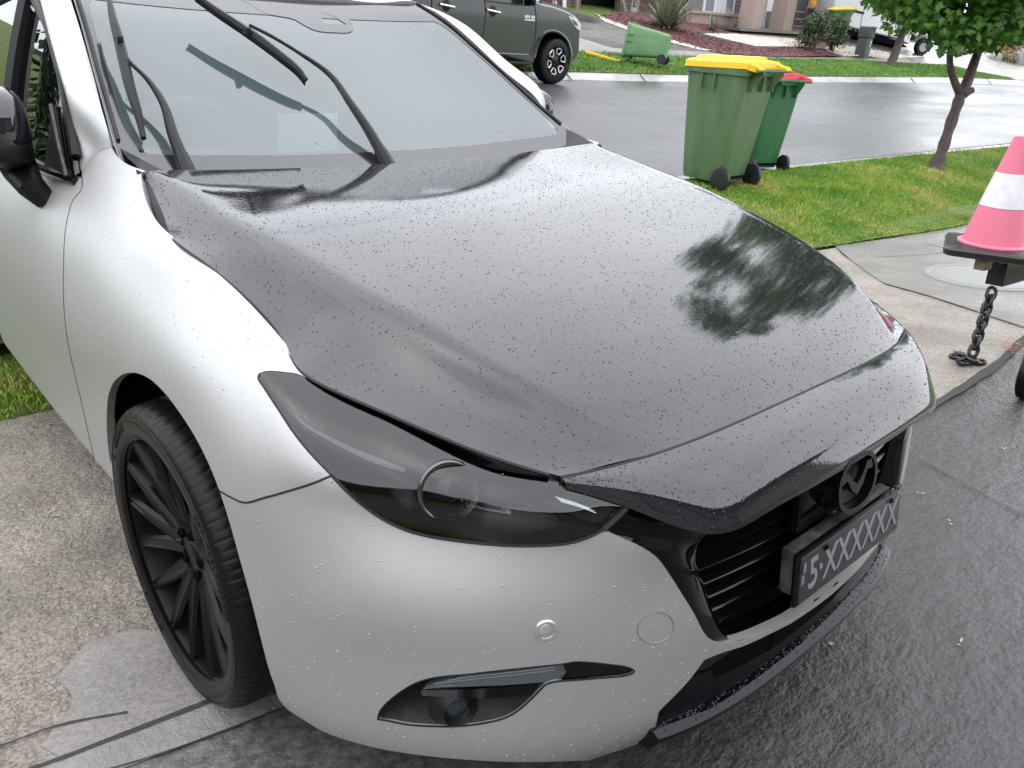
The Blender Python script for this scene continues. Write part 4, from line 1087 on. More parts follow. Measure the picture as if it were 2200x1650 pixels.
def sheet(name, poly, m, dz=.0, step=.5, kind='structure', smooth=True):
    """flat region of the ground: outline in plan, laid on the terrain"""
    O = []; L = [np.array(p[:2], float) for p in poly]
    for i in range(len(L)):
        a, b = L[i], L[(i+1) % len(L)]; n_ = max(1, int(np.linalg.norm(b-a)/step))
        O += [a+(b-a)*k/n_ for k in range(n_)]
    V = [Vector(p) for p in O]; n_ = len(V); E = [(i, (i+1) % n_) for i in range(n_)]; A = np.array(O); lo_ = A.min(0); hi_ = A.max(0); tp = [tuple(p) for p in O]
    for x in np.arange(lo_[0]+step/2, hi_[0], step):
        for y in np.arange(lo_[1]+step/2, hi_[1], step):
            if inside((x, y), tp) and ((A-(x, y))**2).sum(1).min() > (step*.3)**2: V.append(Vector((x, y)))
    r = delaunay_2d_cdt(V, E, [], 0, 1e-6); F = []
    for f in r[2]:
        c = sum((r[0][i] for i in f), Vector((0, 0)))/3
        if inside(c, tp): F.append(tuple(f))
    P3 = [(p.x, p.y, H(p.x, p.y)+dz) for p in r[0]]
    a, b, c = F[0]
    if (P3[b][0]-P3[a][0])*(P3[c][1]-P3[a][1])-(P3[b][1]-P3[a][1])*(P3[c][0]-P3[a][0]) < 0: F = [tuple(reversed(f)) for f in F]
    o = obj(name, P3, F, m, None, smooth)
    if kind: o['kind'] = kind
    return o
# ---- ground materials
def ground_mat(name, c1, c2, sc_, r1, r2, bsc, bd, speck=None, aniso=(1, 1, 1), det=6, wet=None):
    m = mat(name, c1, .5); v = coords(m, aniso)
    n1 = noise(m, v, sc_, det, .6); col = ramp(m, n1, [(.3, c1), (.7, c2)])
    if speck:
        vo = nd(m, 'ShaderNodeTexVoronoi'); vo.inputs['Scale'].default_value = speck[0]; lk(m, v, vo.inputs['Vector'])
        sp = nd(m, 'ShaderNodeSeparateColor'); lk(m, vo.outputs['Color'], sp.inputs[0])
        mxn = nd(m, 'ShaderNodeMixRGB'); mxn.blend_type = 'MULTIPLY'; mxn.inputs[0].default_value = speck[3]; lk(m, col, mxn.inputs[1])
        lk(m, ramp(m, sp.outputs[1], [(.1, speck[1]), (.9, speck[2])]), mxn.inputs[2]); col = mxn.outputs[0]
    lk(m, col, bsdf(m).inputs['Base Color'])
    n2 = noise(m, v, wet or sc_*.35, 4); lk(m, maprange(m, n2, .38, .62, r1, r2), bsdf(m).inputs['Roughness'])
    nb = bump(m, noise(m, v, bsc, 5, .65), bd, 1)
    lk(m, bump(m, noise(m, v, bsc*.22, 3), bd*2.2, .8, nb), bsdf(m).inputs['Normal'])
    return m
m_light = ground_mat('aggregate_concrete', (.205, .178, .150), (.345, .305, .265), 3.0, .22, .55, 95, .010, (170, (.45, .43, .40), (1.5, 1.47, 1.44), .6), wet=1.6)
m_patch = ground_mat('brushed_concrete', (.20, .185, .17), (.29, .27, .25), 5, .25, .5, 130, .004, (260, (.7, .7, .7), (1.2, 1.2, 1.2), .5), (1, .5, 1))
m_band = ground_mat('border_concrete', (.19, .185, .175), (.28, .275, .265), 9, .2, .45, 160, .003)
m_dark = ground_mat('wet_dark_concrete', (.018, .017, .018), (.044, .042, .044), 2.2, .05, .30, 85, .0055, (210, (.5, .5, .5), (1.6, 1.6, 1.6), .6), (1, .62, 1), wet=1.2)
# left end drier; wet, shade and reflection all painted into the dark right
_t = nd(m_dark, 'ShaderNodeTexCoord'); _s = nd(m_dark, 'ShaderNodeSeparateXYZ'); lk(m_dark, _t.outputs['Object'], _s.inputs[0])
_w = math2(m_dark, 'ADD', _s.outputs['Y'], math2(m_dark, 'MULTIPLY', noise(m_dark, coords(m_dark), 3.0, 4), .7)); _k = maprange(m_dark, _w, -.45, .15, 1, 0)
_bc = bsdf(m_dark).inputs['Base Color'].links[0].from_socket; _mx = nd(m_dark, 'ShaderNodeMixRGB'); lk(m_dark, _k, _mx.inputs[0]); lk(m_dark, _bc, _mx.inputs[1])
_dr = ramp(m_dark, noise(m_dark, coords(m_dark), 45, 5), [(.35, (.075, .070, .066)), (.65, (.165, .155, .145))]); lk(m_dark, _dr, _mx.inputs[2]); lk(m_dark, _mx.outputs[0], bsdf(m_dark).inputs['Base Color'])
m_road = ground_mat('wet_asphalt', (.050, .051, .055), (.078, .079, .083), .7, .22, .42, 75, .006, (190, (.6, .6, .6), (1.5, 1.5, 1.5), .6), (1, .35, 1), wet=.5); bsdf(m_road).inputs['Specular IOR Level'].default_value = .32
m_kerb = ground_mat('kerb_concrete', (.26, .25, .235), (.36, .35, .33), 3, .25, .5, 60, .003)
m_path = ground_mat('path_concrete', (.15, .14, .13), (.23, .217, .20), 2, .18, .48, 80, .005, (200, (.7, .7, .7), (1.3, 1.3, 1.3), .5), wet=1.1); bsdf(m_path).inputs['Specular IOR Level'].default_value = .3
m_fdrive = ground_mat('dark_stencil_drive', (.045, .040, .038), (.09, .08, .075), 2.5, .12, .4, 30, .006, None, (1, .4, 1))
m_soil = ground_mat('lawn_soil', (.09, .15, .025), (.17, .24, .045), 5, .7, .9, 60, .03)
m_mulch = ground_mat('red_mulch', (.060, .016, .018), (.15, .040, .042), 14, .5, .8, 22, .07, (30, (.4, .4, .4), (1.8, 1.5, 1.5), .8))
m_pebb = mat('white_pebble', (.6, .55, .46), .45)
lk(m_pebb, ramp(m_pebb, noise(m_pebb, coords(m_pebb), 12, 2), [(.35, (.42, .36, .28)), (.65, (.72, .68, .60))]), bsdf(m_pebb).inputs['Base Color'])
m_gap = mat('joint', (.03, .028, .026), .7)
# ---- the sheets
G_ALL = sheet('ground', [(-60, -60), (60, -60), (60, 120), (-60, 120)], m_soil, -.16, 2.0)
_rb = [gp(u, v) for u, v in [(1000, 168), (1132, 170), (1227, 172), (1467, 176), (1800, 177), (1964, 178), (2200, 184), (2400, 190)]]
sheet('road', [(_rb[0][0], -60), (-3.2, -60), (-3.2, 0), (-3.3, 7), (-3.05, 14), (-2.0, 60), (-2, 110)]+[(p[0], p[1]) for p in reversed(_rb)], m_road, -.004, .9)
sheet('footpath', [(-1.82, -.75), (-1.82, 1.6), (-1.45, 4.45), (-1.25, 6.6), (-1.1, 12), (-1, 60), (.30, 60), (.30, 3.1), (.36, 1.85), (.14, -.8), (.02, -1.15), (-.45, -3.2), (-1.80, -3.2)], m_light, 0, .35)
sheet('driveway', [(.36, 1.85), (.32, 2.6), (.27, 4.0), (5.2, 4.0), (5.2, -3.2), (-.25, -3.2), (.02, -1.1), (.15, -.8)], m_dark, .0, .35)
sheet('border_strip', [(-.02, -1.35), (.022, -1.13), (.062, -.86), (.30, 1.0), (.39, 1.0), (.175, -.76), (.13, -1.0), (.08, -1.25)], m_band, .003, .2)
sheet('concrete_patch', [(-.30, -1.02), (-.22, -1.10), (-.12, -1.09), (-.04, -1.17), (.012, -1.15), (.035, -.98), (.05, -.86), (.07, -.7), (-.02, -.66), (-.10, -.72), (-.20, -.78), (-.22, -.88), (-.28, -.93)], m_patch, .003, .15)
sheet('footpath_slab', [(-.69, 3.76), (-.35, 3.66), (.24, 3.38), (.29, 8), (-1.12, 8), (-1.22, 6.37), (-1.46, 4.6), (-1.1, 4.2)], m_path, .004, .3)
def strip(name, pts, w, m=m_gap, dz=.0055):
    mb = MB(); q = [np.array(p[:2]) for p in cr_spline([tuple(p) for p in pts], 8)]; V = []
    for i, p in enumerate(q):
        a = q[max(i-1, 0)]; b = q[min(i+1, len(q)-1)]; t = (b-a)/np.linalg.norm(b-a); n_ = np.array([-t[1], t[0]]); ww = w*(.75+.5*((i*37) % 10)/10)
        for s_ in (-1, 1):
            r_ = p+n_*s_*ww/2; V.append((r_[0], r_[1], H(*r_)+dz))
    mb.add(V, [(2*i, 2*i+1, 2*i+3, 2*i+2) for i in range(len(q)-1)]); o = mb.build(name, m, None, False); o['kind'] = 'structure'; return o
strip('path_joint', [(.0, -1.25), (.022, -1.13), (.062, -.86), (.09, -.6)], .009)
strip('path_joint', [(.10, -1.1), (.13, -1.0), (.175, -.76), (.20, -.6)], .004)
strip('path_joint', [(-.12, -1.4), (-.085, -1.22), (-.07, -1.13), (-.02, -1.02)], .006)
strip('path_joint', [(-.69, 3.76), (-.35, 3.65), (.23, 3.37)], .010)
strip('path_joint', [(-1.3, 5.39), (-.80, 5.26), (-.33, 5.18), (.2, 5.05)], .010)
strip('path_joint', [(.53, 1.36), (.9, 1.21), (1.6, .95)], .006)
strip('path_joint', [(-1.2, 4.35), (-.9, 4.9), (-.8, 5.26)], .006)
strip('drain_channel', [(.36, 1.7), (.352, 2.57), (.29, 3.2), (.26, 4.2)], .035)
# ---- kerbs
def kerb(name, path, prof, m):
    V = []; F = []; n_ = len(prof)
    for (x, y) in path:
        for dx, dz in prof: V.append((x+dx, y, H(x, y)*0+dz+HK(x, y)))
    for i in range(len(path)-1):
        for j in range(n_-1): F.append((i*n_+j, i*n_+j+1, (i+1)*n_+j+1, (i+1)*n_+j))
    mb = MB(); mb.add(V, F); o = mb.build(name, m); o['kind'] = 'structure'; return o
HK = lambda x, y: (H(-2.95, y))
kerb('kerb', [(-3.25+.028*(y-7), y) for y in np.arange(1.8, 40, .8)], [(.22, -.06), (.22, .006), (.10, .004), (.02, -.03), (-.05, -.058), (-.30, -.064), (-.30, -.12)], m_kerb)
ft = [(1000, 151), (1099, 153), (1227, 155), (1462, 161), (1800, 165), (2027, 166), (2200, 173), (2400, 180)]
fb = [(1000, 168), (1132, 170), (1227, 172), (1467, 176), (1800, 177), (1964, 178), (2200, 184), (2400, 190)]
mb = MB(); V = []; pt = [gp(u, v) for u, v in ft]; pb = [gp(u, v) for u, v in fb]
pt = [pt[0]+np.array([0, -30, 0])]+pt; pb = [pb[0]+np.array([0, -30, 0])]+pb
ksec = []
for a, b in zip(cr_spline([tuple(p) for p in pt], 4), cr_spline([tuple(p) for p in pb], 4)):
    a = np.array(a); b = np.array(b); b[2] = H(b[0], b[1])+.004; a[2] = max(a[2], b[2]+.09)
    V += [a+np.array([-.05, 0, -.02]), a, a*.6+b*.4+np.array([0, 0, .03]), b, b+np.array([.0, 0, -.05])]
n_ = 5
mb.add(V, [(i*n_+j, i*n_+j+1, (i+1)*n_+j+1, (i+1)*n_+j) for i in range(len(V)//n_-1) for j in range(n_-1)])
o = mb.build('kerb', m_kerb); o['kind'] = 'structure'
def joint_px(L, w=.02, nm='kerb_joint', dz=.03):
    mb = MB(); q = [gp(u, v, dz) for u, v in L]; mb.tube(q, w, 4); o = mb.build(nm, m_gap, None, False); o['kind'] = 'structure'
for L in ([(1216, 156), (1229, 172)], [(1375, 160), (1388, 175)], [(1957, 167), (1966, 178)], [(2120, 169), (2130, 181)]): joint_px(L, .012)
# ---- far side of the street
def pxsheet(name, px, m, dz, step=.7, smooth_px=False):
    L = [gp(u, v) for u, v in px]; return sheet(name, [(p[0], p[1]) for p in L], m, dz, step)
far_v = pxsheet('verge', [(950, 151), (1099, 152.5), (1227, 154.5), (1462, 160.5), (1800, 164.5), (2027, 165.5), (2185, 172), (2100, 156), (2036, 141), (1909, 136), (1830, 131), (1684, 128), (1434, 122), (1327, 117), (1245, 113), (1000, 108)], m_soil, .010)
pxsheet('footpath', [(1000, 108), (1245, 113), (1327, 117), (1434, 122), (1684, 128), (1830, 131), (1909, 136), (2036, 141), (2100, 156), (2185, 172), (2400, 180), (2400, 100), (2200, 138), (2140, 125), (2120, 112), (2060, 95), (1980, 95), (1900, 127), (1816, 124), (1673, 124), (1559, 118), (1527, 112), (1440, 109), (1317, 104), (1245, 82), (1000, 75)], m_path, .012)
pxsheet('driveway', [(1000, 73), (1245, 82), (1317, 104), (1440, 109), (1525, 112), (1391, 79), (1300, 46), (1246, 28), (1200, 14), (1000, 10)], m_fdrive, .014)
pxsheet('driveway', [(1786, 93), (1832, 103), (1930, 118), (1990, 122), (2060, 97), (1985, 88), (1900, 60), (1820, 45), (1790, 50)], m_fdrive, .014)
pxsheet('garden_bed', [(1279, 35), (1309, 51), (1391, 78), (1500, 106), (1540, 114), (1559, 118), (1673, 124), (1786, 121), (1816, 124), (1786, 93), (1790, 60), (1720, 60), (1600, 60), (1484, 48), (1400, 30), (1330, 25)], m_mulch, .016)
def scatter_px(name, px, n_, rmin, rmax, m, seed, kind='stuff'):
    """stones strewn over a region of the far garden"""
    rng = np.random.default_rng(seed); L = [gp(u, v)[:2] for u, v in px]; A = np.array(L); lo_ = A.min(0); hi_ = A.max(0); tp = [tuple(p) for p in L]; V = []; F = []; k = 0
    ico = [(0, 0, 1), (.9, 0, .3), (.28, .85, .3), (-.72, .53, .3), (-.72, -.53, .3), (.28, -.85, .3), (0, 0, -.4)]
    fi = [(0, 1, 2), (0, 2, 3), (0, 3, 4), (0, 4, 5), (0, 5, 1), (1, 6, 2), (2, 6, 3), (3, 6, 4), (4, 6, 5), (5, 6, 1)]
    while k < n_:
        x, y = rng.uniform(lo_[0], hi_[0]), rng.uniform(lo_[1], hi_[1])
        if not inside((x, y), tp): continue
        r = rng.uniform(rmin, rmax); a = rng.uniform(0, 6.28); c, s = math.cos(a), math.sin(a); z = H(x, y)+.018; sx, sy = rng.uniform(.8, 1.4), rng.uniform(.6, 1)
        b = len(V)
        for p in ico: V.append((x+r*(p[0]*sx*c-p[1]*sy*s), y+r*(p[0]*sx*s+p[1]*sy*c), z+r*.6*p[2]*rng.uniform(.7, 1.2)))
        F += [tuple(b+i for i in f) for f in fi]; k += 1
    o = obj(name, V, F, m); o['kind'] = kind; return o
scatter_px('pebbles', [(1502, 74), (1523, 74), (1627, 74), (1723, 77), (1727, 102), (1623, 101), (1559, 86)], 5200, .03, .065, m_pebb, 1)
scatter_px('pebbles', [(1786, 93), (1832, 102), (1930, 119), (1985, 124), (1900, 128), (1855, 121), (1814, 123), (1770, 108)], 2600, .03, .065, m_pebb, 2)
scatter_px('pebbles', [(1279, 32), (1309, 46), (1391, 74), (1500, 104), (1540, 113), (1500, 108), (1391, 81), (1300, 49)], 1500, .03, .06, m_pebb, 3)
m_chip = mat('mulch_chip', (.10, .028, .03), .6); lk(m_chip, ramp(m_chip, noise(m_chip, coords(m_chip), 9, 2), [(.35, (.045, .012, .014)), (.65, (.17, .05, .052))]), bsdf(m_chip).inputs['Base Color'])
scatter_px('mulch_chips', [(1279, 35), (1309, 51), (1391, 79), (1500, 107), (1559, 118), (1673, 124), (1786, 121), (1725, 103), (1623, 102), (1559, 87), (1500, 75), (1400, 45), (1330, 30)], 4500, .03, .07, m_chip, 4)
mb = MB(); mb.tube([gp(u, v, .03) for u, v in [(1500, 72), (1559, 87), (1623, 102), (1727, 103), (1786, 108)]], .035, 5); mb.tube([gp(u, v, .03) for u, v in [(1500, 72), (1560, 72), (1627, 73), (1723, 76)]], .05, 5)
o = mb.build('garden_edging', mat('edging', (.03, .027, .025), .5)); tag(o, 'low dark timber edging round the white pebbles in front of the porch', 'garden edging')
# ---- grass blades
def blades(name, reg, n_, h0, h1, m, seed, w=.0045, lean=.6, keep=None):
    rng = np.random.default_rng(seed); A = np.array(reg); lo_ = A.min(0); hi_ = A.max(0); tp = [tuple(p) for p in reg]
    X = rng.uniform(lo_[0], hi_[0], n_*3); Y = rng.uniform(lo_[1], hi_[1], n_*3); V = []; F = []; k = 0
    for x, y in zip(X, Y):
        if k >= n_: break
        if not inside((x, y), tp): continue
        if keep is not None and rng.random() > keep(x, y): continue
        h = rng.uniform(h0, h1); a = rng.uniform(0, 6.28); b = rng.uniform(0, 6.28); z = H(x, y)+.0; c, s = math.cos(a)*w*.5, math.sin(a)*w*.5; l = rng.uniform(.1, lean)*h
        i = len(V); V += [(x-c, y-s, z), (x+c, y+s, z), (x+c*.7+math.cos(b)*l*.4, y+s*.7+math.sin(b)*l*.4, z+h*.6), (x+math.cos(b)*l, y+math.sin(b)*l, z+h*.9)]
        F += [(i, i+1, i+2), (i, i+2, i+3)]; k += 1
    o = obj(name, V, F, m, None, False); o['kind'] = 'stuff'; return o
m_grass = mat('grass_blade', (.10, .20, .03), .45)
_n1 = noise(m_grass, coords(m_grass), 1.6, 4); _c = ramp(m_grass, _n1, [(.36, (.13, .27, .025)), (.50, (.22, .35, .04)), (.62, (.38, .39, .10))])
_n2 = noise(m_grass, coords(m_grass), 60, 1); _m = nd(m_grass, 'ShaderNodeMixRGB'); _m.blend_type = 'MULTIPLY'; _m.inputs[0].default_value = .7; lk(m_grass, _c, _m.inputs[1]); lk(m_grass, ramp(m_grass, _n2, [(.3, (.55, .6, .5)), (.7, (1.35, 1.3, 1.2))]), _m.inputs[2]); lk(m_grass, _m.outputs[0], bsdf(m_grass).inputs['Base Color'])
m_grass2 = mat('grass_blade_far', (.09, .21, .03), .5)
lk(m_grass2, ramp(m_grass2, noise(m_grass2, coords(m_grass2), 2, 5), [(.35, (.065, .165, .02)), (.65, (.15, .28, .04))]), bsdf(m_grass2).inputs['Base Color'])
near_reg = [(-1.62, 3.4), (-1.47, 4.50), (-1.40, 5.2), (-1.25, 6.3), (-1.15, 8), (-1.05, 14), (-2.75, 14), (-2.95, 9), (-3.02, 6.5), (-3.05, 1.7), (-1.84, 1.7)]
sheet('verge', near_reg, m_soil, .012, .4)
blades('grass', near_reg, 95000, .022, .055, m_grass, 11, .0065, .9, keep=lambda x, y: 1 if y < 9.5 else .45)
blades('grass', [(-1.84, -.73), (-1.80, -1.1), (-1.82, -2.6), (-5, -2.6), (-5, -.6)], 26000, .022, .06, m_grass, 12, .006, .9)
far_px = [(1050, 152), (1227, 154.5), (1462, 160.5), (1800, 164.5), (2027, 165.5), (2180, 171), (2100, 156), (2036, 141), (1909, 136), (1830, 131), (1684, 128), (1434, 122), (1245, 113), (1100, 111)]
blades('grass', [tuple(gp(u, v)[:2]) for u, v in far_px], 42000, .05, .10, m_grass2, 13, .020, .8)
# ---- wheelie bins
green_a = mat('bin_green_faded', (.095, .165, .078), .42); green_b = mat('bin_green', (.034, .135, .055), .38); green_c = mat('bin_green_pale', (.12, .25, .11), .42)
yellow = mat('bin_lid_yellow', (.82, .50, .012), .38); red_l = mat('bin_lid_red', (.62, .035, .055), .38)
for _g in (green_a, green_b, green_c):
    c0 = tuple(bsdf(_g).inputs['Base Color'].default_value[:3]); nn_ = noise(_g, coords(_g, (1, 1, .35)), 7, 5)
    lk(_g, ramp(_g, nn_, [(.3, tuple(x*.82 for x in c0)), (.7, tuple(x*1.15 for x in c0))]), bsdf(_g).inputs['Base Color'])
def rrect(hx, hy, r, n_=5, cx=0, cy=0):
    out = []
    for qx, qy, a0 in ((1, 1, 0), (-1, 1, 90), (-1, -1, 180), (1, -1, 270)):
        for k in range(n_+1):
            a = rad(a0+90*k/n_); out.append((cx+qx*(hx-r)+r*math.cos(a), cy+qy*(hy-r)+r*math.sin(a)))
    return out
def make_bin(label, gm, lm, lid='closed', scale=1.0, group=None):
    t = empty('wheelie_bin', label, 'wheelie bin', group=group)
    # local frame: handle and wheels at +x, height z
    mb = MB(); secs = [(0.06, .235, .215, -.02), (.10, .245, .225, -.018), (.45, .283, .250, -.01), (.80, .318, .272, 0), (.93, .330, .280, 0), (.935, .352, .298, .004), (.985, .355, .300, .004), (.99, .34, .288, .004), (.93, .32, .27, .004)]
    V = []; n_ = 24
    for z, hx, hy, cx in secs: V += [(x, y, z) for x, y in rrect(hx, hy, .07 if z < .93 else .06, 5, cx)]
    F = [(i*n_+k, i*n_+(k+1) % n_, (i+1)*n_+(k+1) % n_, (i+1)*n_+k) for i in range(len(secs)-1) for k in range(n_)]
    F.append(tuple(range(n_-1, -1, -1))); F.append(tuple(range((len(secs)-1)*n_, len(secs)*n_)))
    mb.add(V, F); body = mb.build('body', gm, t)
    # stiffening ribs under the rim
    for x, y, sx, sy in [(-.12, -.290, .012, .035), (.02, -.290, .012, .035), (-.12, .290, .012, .035), (.02, .290, .012, .035), (-.345, -.15, .035, .012), (-.345, .15, .035, .012), (.345, -.17, .05, .014), (.345, .17, .05, .014), (.345, 0, .05, .014)]:
        r_ = MB(); r_.prism([(x-sx/2, y-sy/2, .935), (x+sx/2, y-sy/2, .935), (x+sx/2, y+sy/2, .935), (x-sx/2, y+sy/2, .935)], (0, 0, -.12 if sx < .03 or sy < .03 else -.12)); r_.build('rib', gm, body)
    # hinge brackets, handle bar
    h_ = MB()
    for y in (-.17, .17): h_.prism([(.32, y-.012, .985), (.32, y-.012, .82), (.345, y-.012, .82), (.455, y-.012, .955), (.455, y-.012, 1.0)], (0, .024, 0))
    h_.tube([(.445, -.285, .985), (.445, .285, .985)], .017, 10); h_.build('handle', gm, body)
    for sy in (-1, 1):
        w = MB(); w.lathe([(.0, .012), (.03, .016), (.055, .010), (.078, .012), (.090, .026), (.100, .020), (.102, 0), (.100, -.020), (.085, -.024), (0, -.02)], (.250, sy*.275, .102), 'Y', 28); w.build('wheel', MATS['bin_wheel'] if 'bin_wheel' in MATS else mat('bin_wheel', (.014, .014, .015), .5), t)
    a_ = MB(); a_.tube([(.25, -.26, .102), (.25, .26, .102)], .012, 8); a_.build('axle', dark, t)
    l_ = MB(); secs = [(0, .362, .305, 0), (.045, .358, .300, 0), (.062, .335, .280, 0), (.070, .27, .235, -.02), (.092, .255, .22, -.02), (.096, .22, .19, -.02)]
    V = []
    for z, hx, hy, cx in secs: V += [(x, y, z) for x, y in rrect(hx, hy, .055, 5, cx)]
    F = [(i*n_+k, i*n_+(k+1) % n_, (i+1)*n_+(k+1) % n_, (i+1)*n_+k) for i in range(len(secs)-1) for k in range(n_)]; F.append(tuple(range((len(secs)-1)*n_, len(secs)*n_))); F.append(tuple(range(n_-1, -1, -1)))
    l_.add(V, F)
    for y in (-.235, .235): l_.prism([(.30, y-.05, .0), (.30, y-.05, .05), (.44, y-.05, .022), (.462, y-.05, .0), (.44, y-.05, -.022)], (0, .10, 0))
    l_.prism([(-.40, -.09, .01), (-.40, .09, .01), (-.34, .10, .01), (-.34, -.10, .01)], (0, 0, .035))
    V = [Vector(p)-Vector((.445, 0, 0)) for p in l_.v]
    if lid == 'closed': Rl = Matrix.Rotation(rad(-1.5), 3, 'Y')
    else: Rl = Matrix.Rotation(rad(lid), 3, 'Y')
    l_.v = [tuple(Rl @ p+Vector((.445, 0, .992))) for p in V]
    l_.build('lid', lm, t)
    t.scale = (scale,)*3
    return t
b1 = make_bin('faded green wheelie bin with closed yellow lid, nearest on the verge', green_a, yellow); p = gp(1532, 396); b1.location = p; b1.scale = (.87, .95, 1); b1.rotation_euler = (0, rad(-1), rad(3))
b2 = make_bin('bright green wheelie bin with red lid, behind the yellow-lidded one', green_b, red_l, scale=.93); p = gp(1614, 366); b2.location = p; b2.scale = (.78, .82, .90); b2.rotation_euler = (0, rad(-2), rad(-14))
b3 = make_bin('green wheelie bin lying on its side across the street, yellow lid flung open', green_c, yellow, lid=86, scale=1.02)
p = gp(1400, 150); X = Vector((.10, .0, -.995)).normalized(); Z = Vector((-.86, -.49, .10)).normalized(); Y = Z.cross(X).normalized(); X = Y.cross(Z).normalized()
b3.matrix_world = Matrix.Translation(Vector(p)+Vector((.25, .25, .47))) @ Matrix((X, Y, Z)).transposed().to_4x4() @ Matrix.Scale(1.02, 4)
b4 = make_bin('green wheelie bin with yellow lid standing behind the far shrubs', green_c, yellow, scale=1.15); p = gp(1795, 88); b4.location = p; b4.rotation_euler = (0, rad(-4), rad(60))
# ---- dark grey ute across the street
XU = float(gp(1183, 181)[0])+.02
def U_(u, v, dx=0): return PW(u, v, x=XU+dx)
ut = empty('ute', 'dark grey dual-cab ute parked across the street, chrome door handles', 'ute', loc=tuple(gp(1183, 181)))
bpy.context.view_layer.update()
utinv = Vector(ut.location)
upaint = mat('ute_paint', (.030, .032, .034), .22, .35, 1.5, .8)
def ubuild(mb, name, m, par=None, **k):
    mb.v = [tuple(Vector(p)-utinv) for p in mb.v]; return mb.build(name, m, par or ut, **k)
arch = [(1223, 134), (1224, 118), (1221, 100), (1216, 88), (1207, 78), (1195, 71.5), (1182, 70.5), (1171, 75), (1162, 87), (1155, 104), (1150, 124), (1148, 140)]
prof_px = [(1137, -6), (1150, 1), (1165, 8), (1190, 14), (1208, 20), (1225, 27), (1239, 36), (1247, 49), (1249, 64), (1247, 80), (1246, 108), (1242, 123), (1233, 132)] + arch + [(1136, 137), (1063, 118), (1000, 116), (930, 110)]
V = []; pr_ = [U_(u, v) for u, v in prof_px]; z0 = pr_[0][2]
ry_ = float(U_(1185, 134.5)[1])-4.3; rear = [(ry_, pr_[-1][2]+.1), (ry_, z0+.03)]
ring = [(p[1], p[2]) for p in pr_]+rear+[(U_(1137, -6)[1]-.02, z0)]
mb = MB(); layers = [(0, .04), (.0, 0), (-.25, -.03)]
def bulge(z): return .05*math.exp(-((z-(utinv.z+.75))/.35)**2)
ringp = [(XU-.06*(1-min(1, max(0, (utinv.z+1.05-z)/.25))), y, z) for y, z in ring]
nR = len(ring); V = [(XU-.0, y, z) for y, z in ring]+[(XU-1.85, y, z) for y, z in ring]
F = [tuple(range(nR))] + [tuple(range(2*nR-1, nR-1, -1))] + [(i, (i+1) % nR, nR+(i+1) % nR, nR+i) for i in range(nR)]
mb.add(V, F); bod = ubuild(mb, 'body', upaint)
bv = bod.modifiers.new('bevel', 'BEVEL'); bv.width = .045; bv.segments = 4; bv.limit_method = 'ANGLE'; bv.angle_limit = rad(50)
# raised bonnet edge and wheel arch flare
mb = MB(); mb.tube([U_(u, v, .0) for u, v in cr_spline([(1224, 136), (1226, 116), (1222, 96), (1216, 84), (1206, 74), (1194, 67.5), (1181, 66.5), (1169, 71), (1159, 84), (1152, 102), (1147, 124)], 3)], .030, 8); ubuild(mb, 'wheel_arch_flare', upaint)
mb = MB(); mb.prism([U_(u, v, -.30) for u, v in [(1160, 3), (1195, 10), (1216, 17), (1234, 27), (1240, 36), (1215, 32), (1180, 22)]], (-1.3, 0, 0)); bn_ = ubuild(mb, 'bonnet', upaint)
# cab above the belt line
mb = MB(); cabp = [(1142, -4), (1130, 10), (1085, 4), (1040, -1), (960, -10), (905, -18)]
c3 = [U_(u, v) for u, v in cabp]; yb = c3[0][1]; zb = c3[0][2]
cabring = [(yb, zb), (yb-.75, zb+.56), (yb-1.2, zb+.64), (yb-2.5, zb+.63), (yb-2.95, zb+.5), (yb-3.1, zb-.1), (yb-1.5, zb-.12)]
V = [(XU-.03-.16*max(0, min(1, (z-zb)/.6)), y, z) for y, z in cabring]+[(XU-1.82+.16*max(0, min(1, (z-zb)/.6)), y, z) for y, z in cabring]; nR = len(cabring)
mb.add(V, [tuple(range(nR)), tuple(range(2*nR-1, nR-1, -1))]+[(i, (i+1) % nR, nR+(i+1) % nR, nR+i) for i in range(nR)]); ubuild(mb, 'cab_glass', mat('ute_glass', (.012, .014, .016), .05), smooth=False)
def line_on(name, px, r, m, dx=.004, par=None):
    mb = MB(); mb.tube([U_(u, v, dx) for u, v in px], r, 6); return ubuild(mb, name, m, par)
line_on('door_gap', cr_spline([(1041, 1), (1044, 30), (1040, 60), (1035, 95)], 4), .006, seamm)
line_on('door_gap', cr_spline([(1148, 5), (1152, 35), (1151, 70), (1146, 100), (1138, 116)], 4), .006, seamm)
line_on('door_gap', [(928, -2), (927, 30)], .010, seamm)
line_on('window_line', [(1130, 11.5), (1085, 7), (1041, 1.5)], .012, seamm)
line_on('sill_line', [(1136, 117.5), (1062, 114)], .008, MATS['belt_grey'])
for a, b in (((945, 9), (976, 15.5)), ((1046, 21), (1075, 27.5))):
    mb = MB(); c1 = U_(*a, .025); c2 = U_(*b, .025); mb.tube([c1*.0+c1, c1*.5+c2*.5+np.array([.02, 0, .0]), c2], [.022, .020, .020], 8); hd = ubuild(mb, 'door_handle', chrome)
    mb = MB(); cc = (c1+c2)/2-np.array([.024, 0, 0]); mb.lathe([(0, .004), (.07, .003), (.085, .0)], cc, 'X', 20); ubuild(mb, 'handle_recess', seamm)
mb = MB()
for i, (u, v, w) in enumerate([(1129, 35, 3), (1133, 35.5, 3), (1137, 36, 3), (1143, 36.6, 3), (1147, 37, 3)]): mb.box(U_(u, v, .008), (.012, .035, .045))
mb.box(U_(1138, 42.8, .008), (.012, .24, .022)); ubuild(mb, 'side_badge', mat('badge_white', (.7, .7, .7), .4), smooth=False)
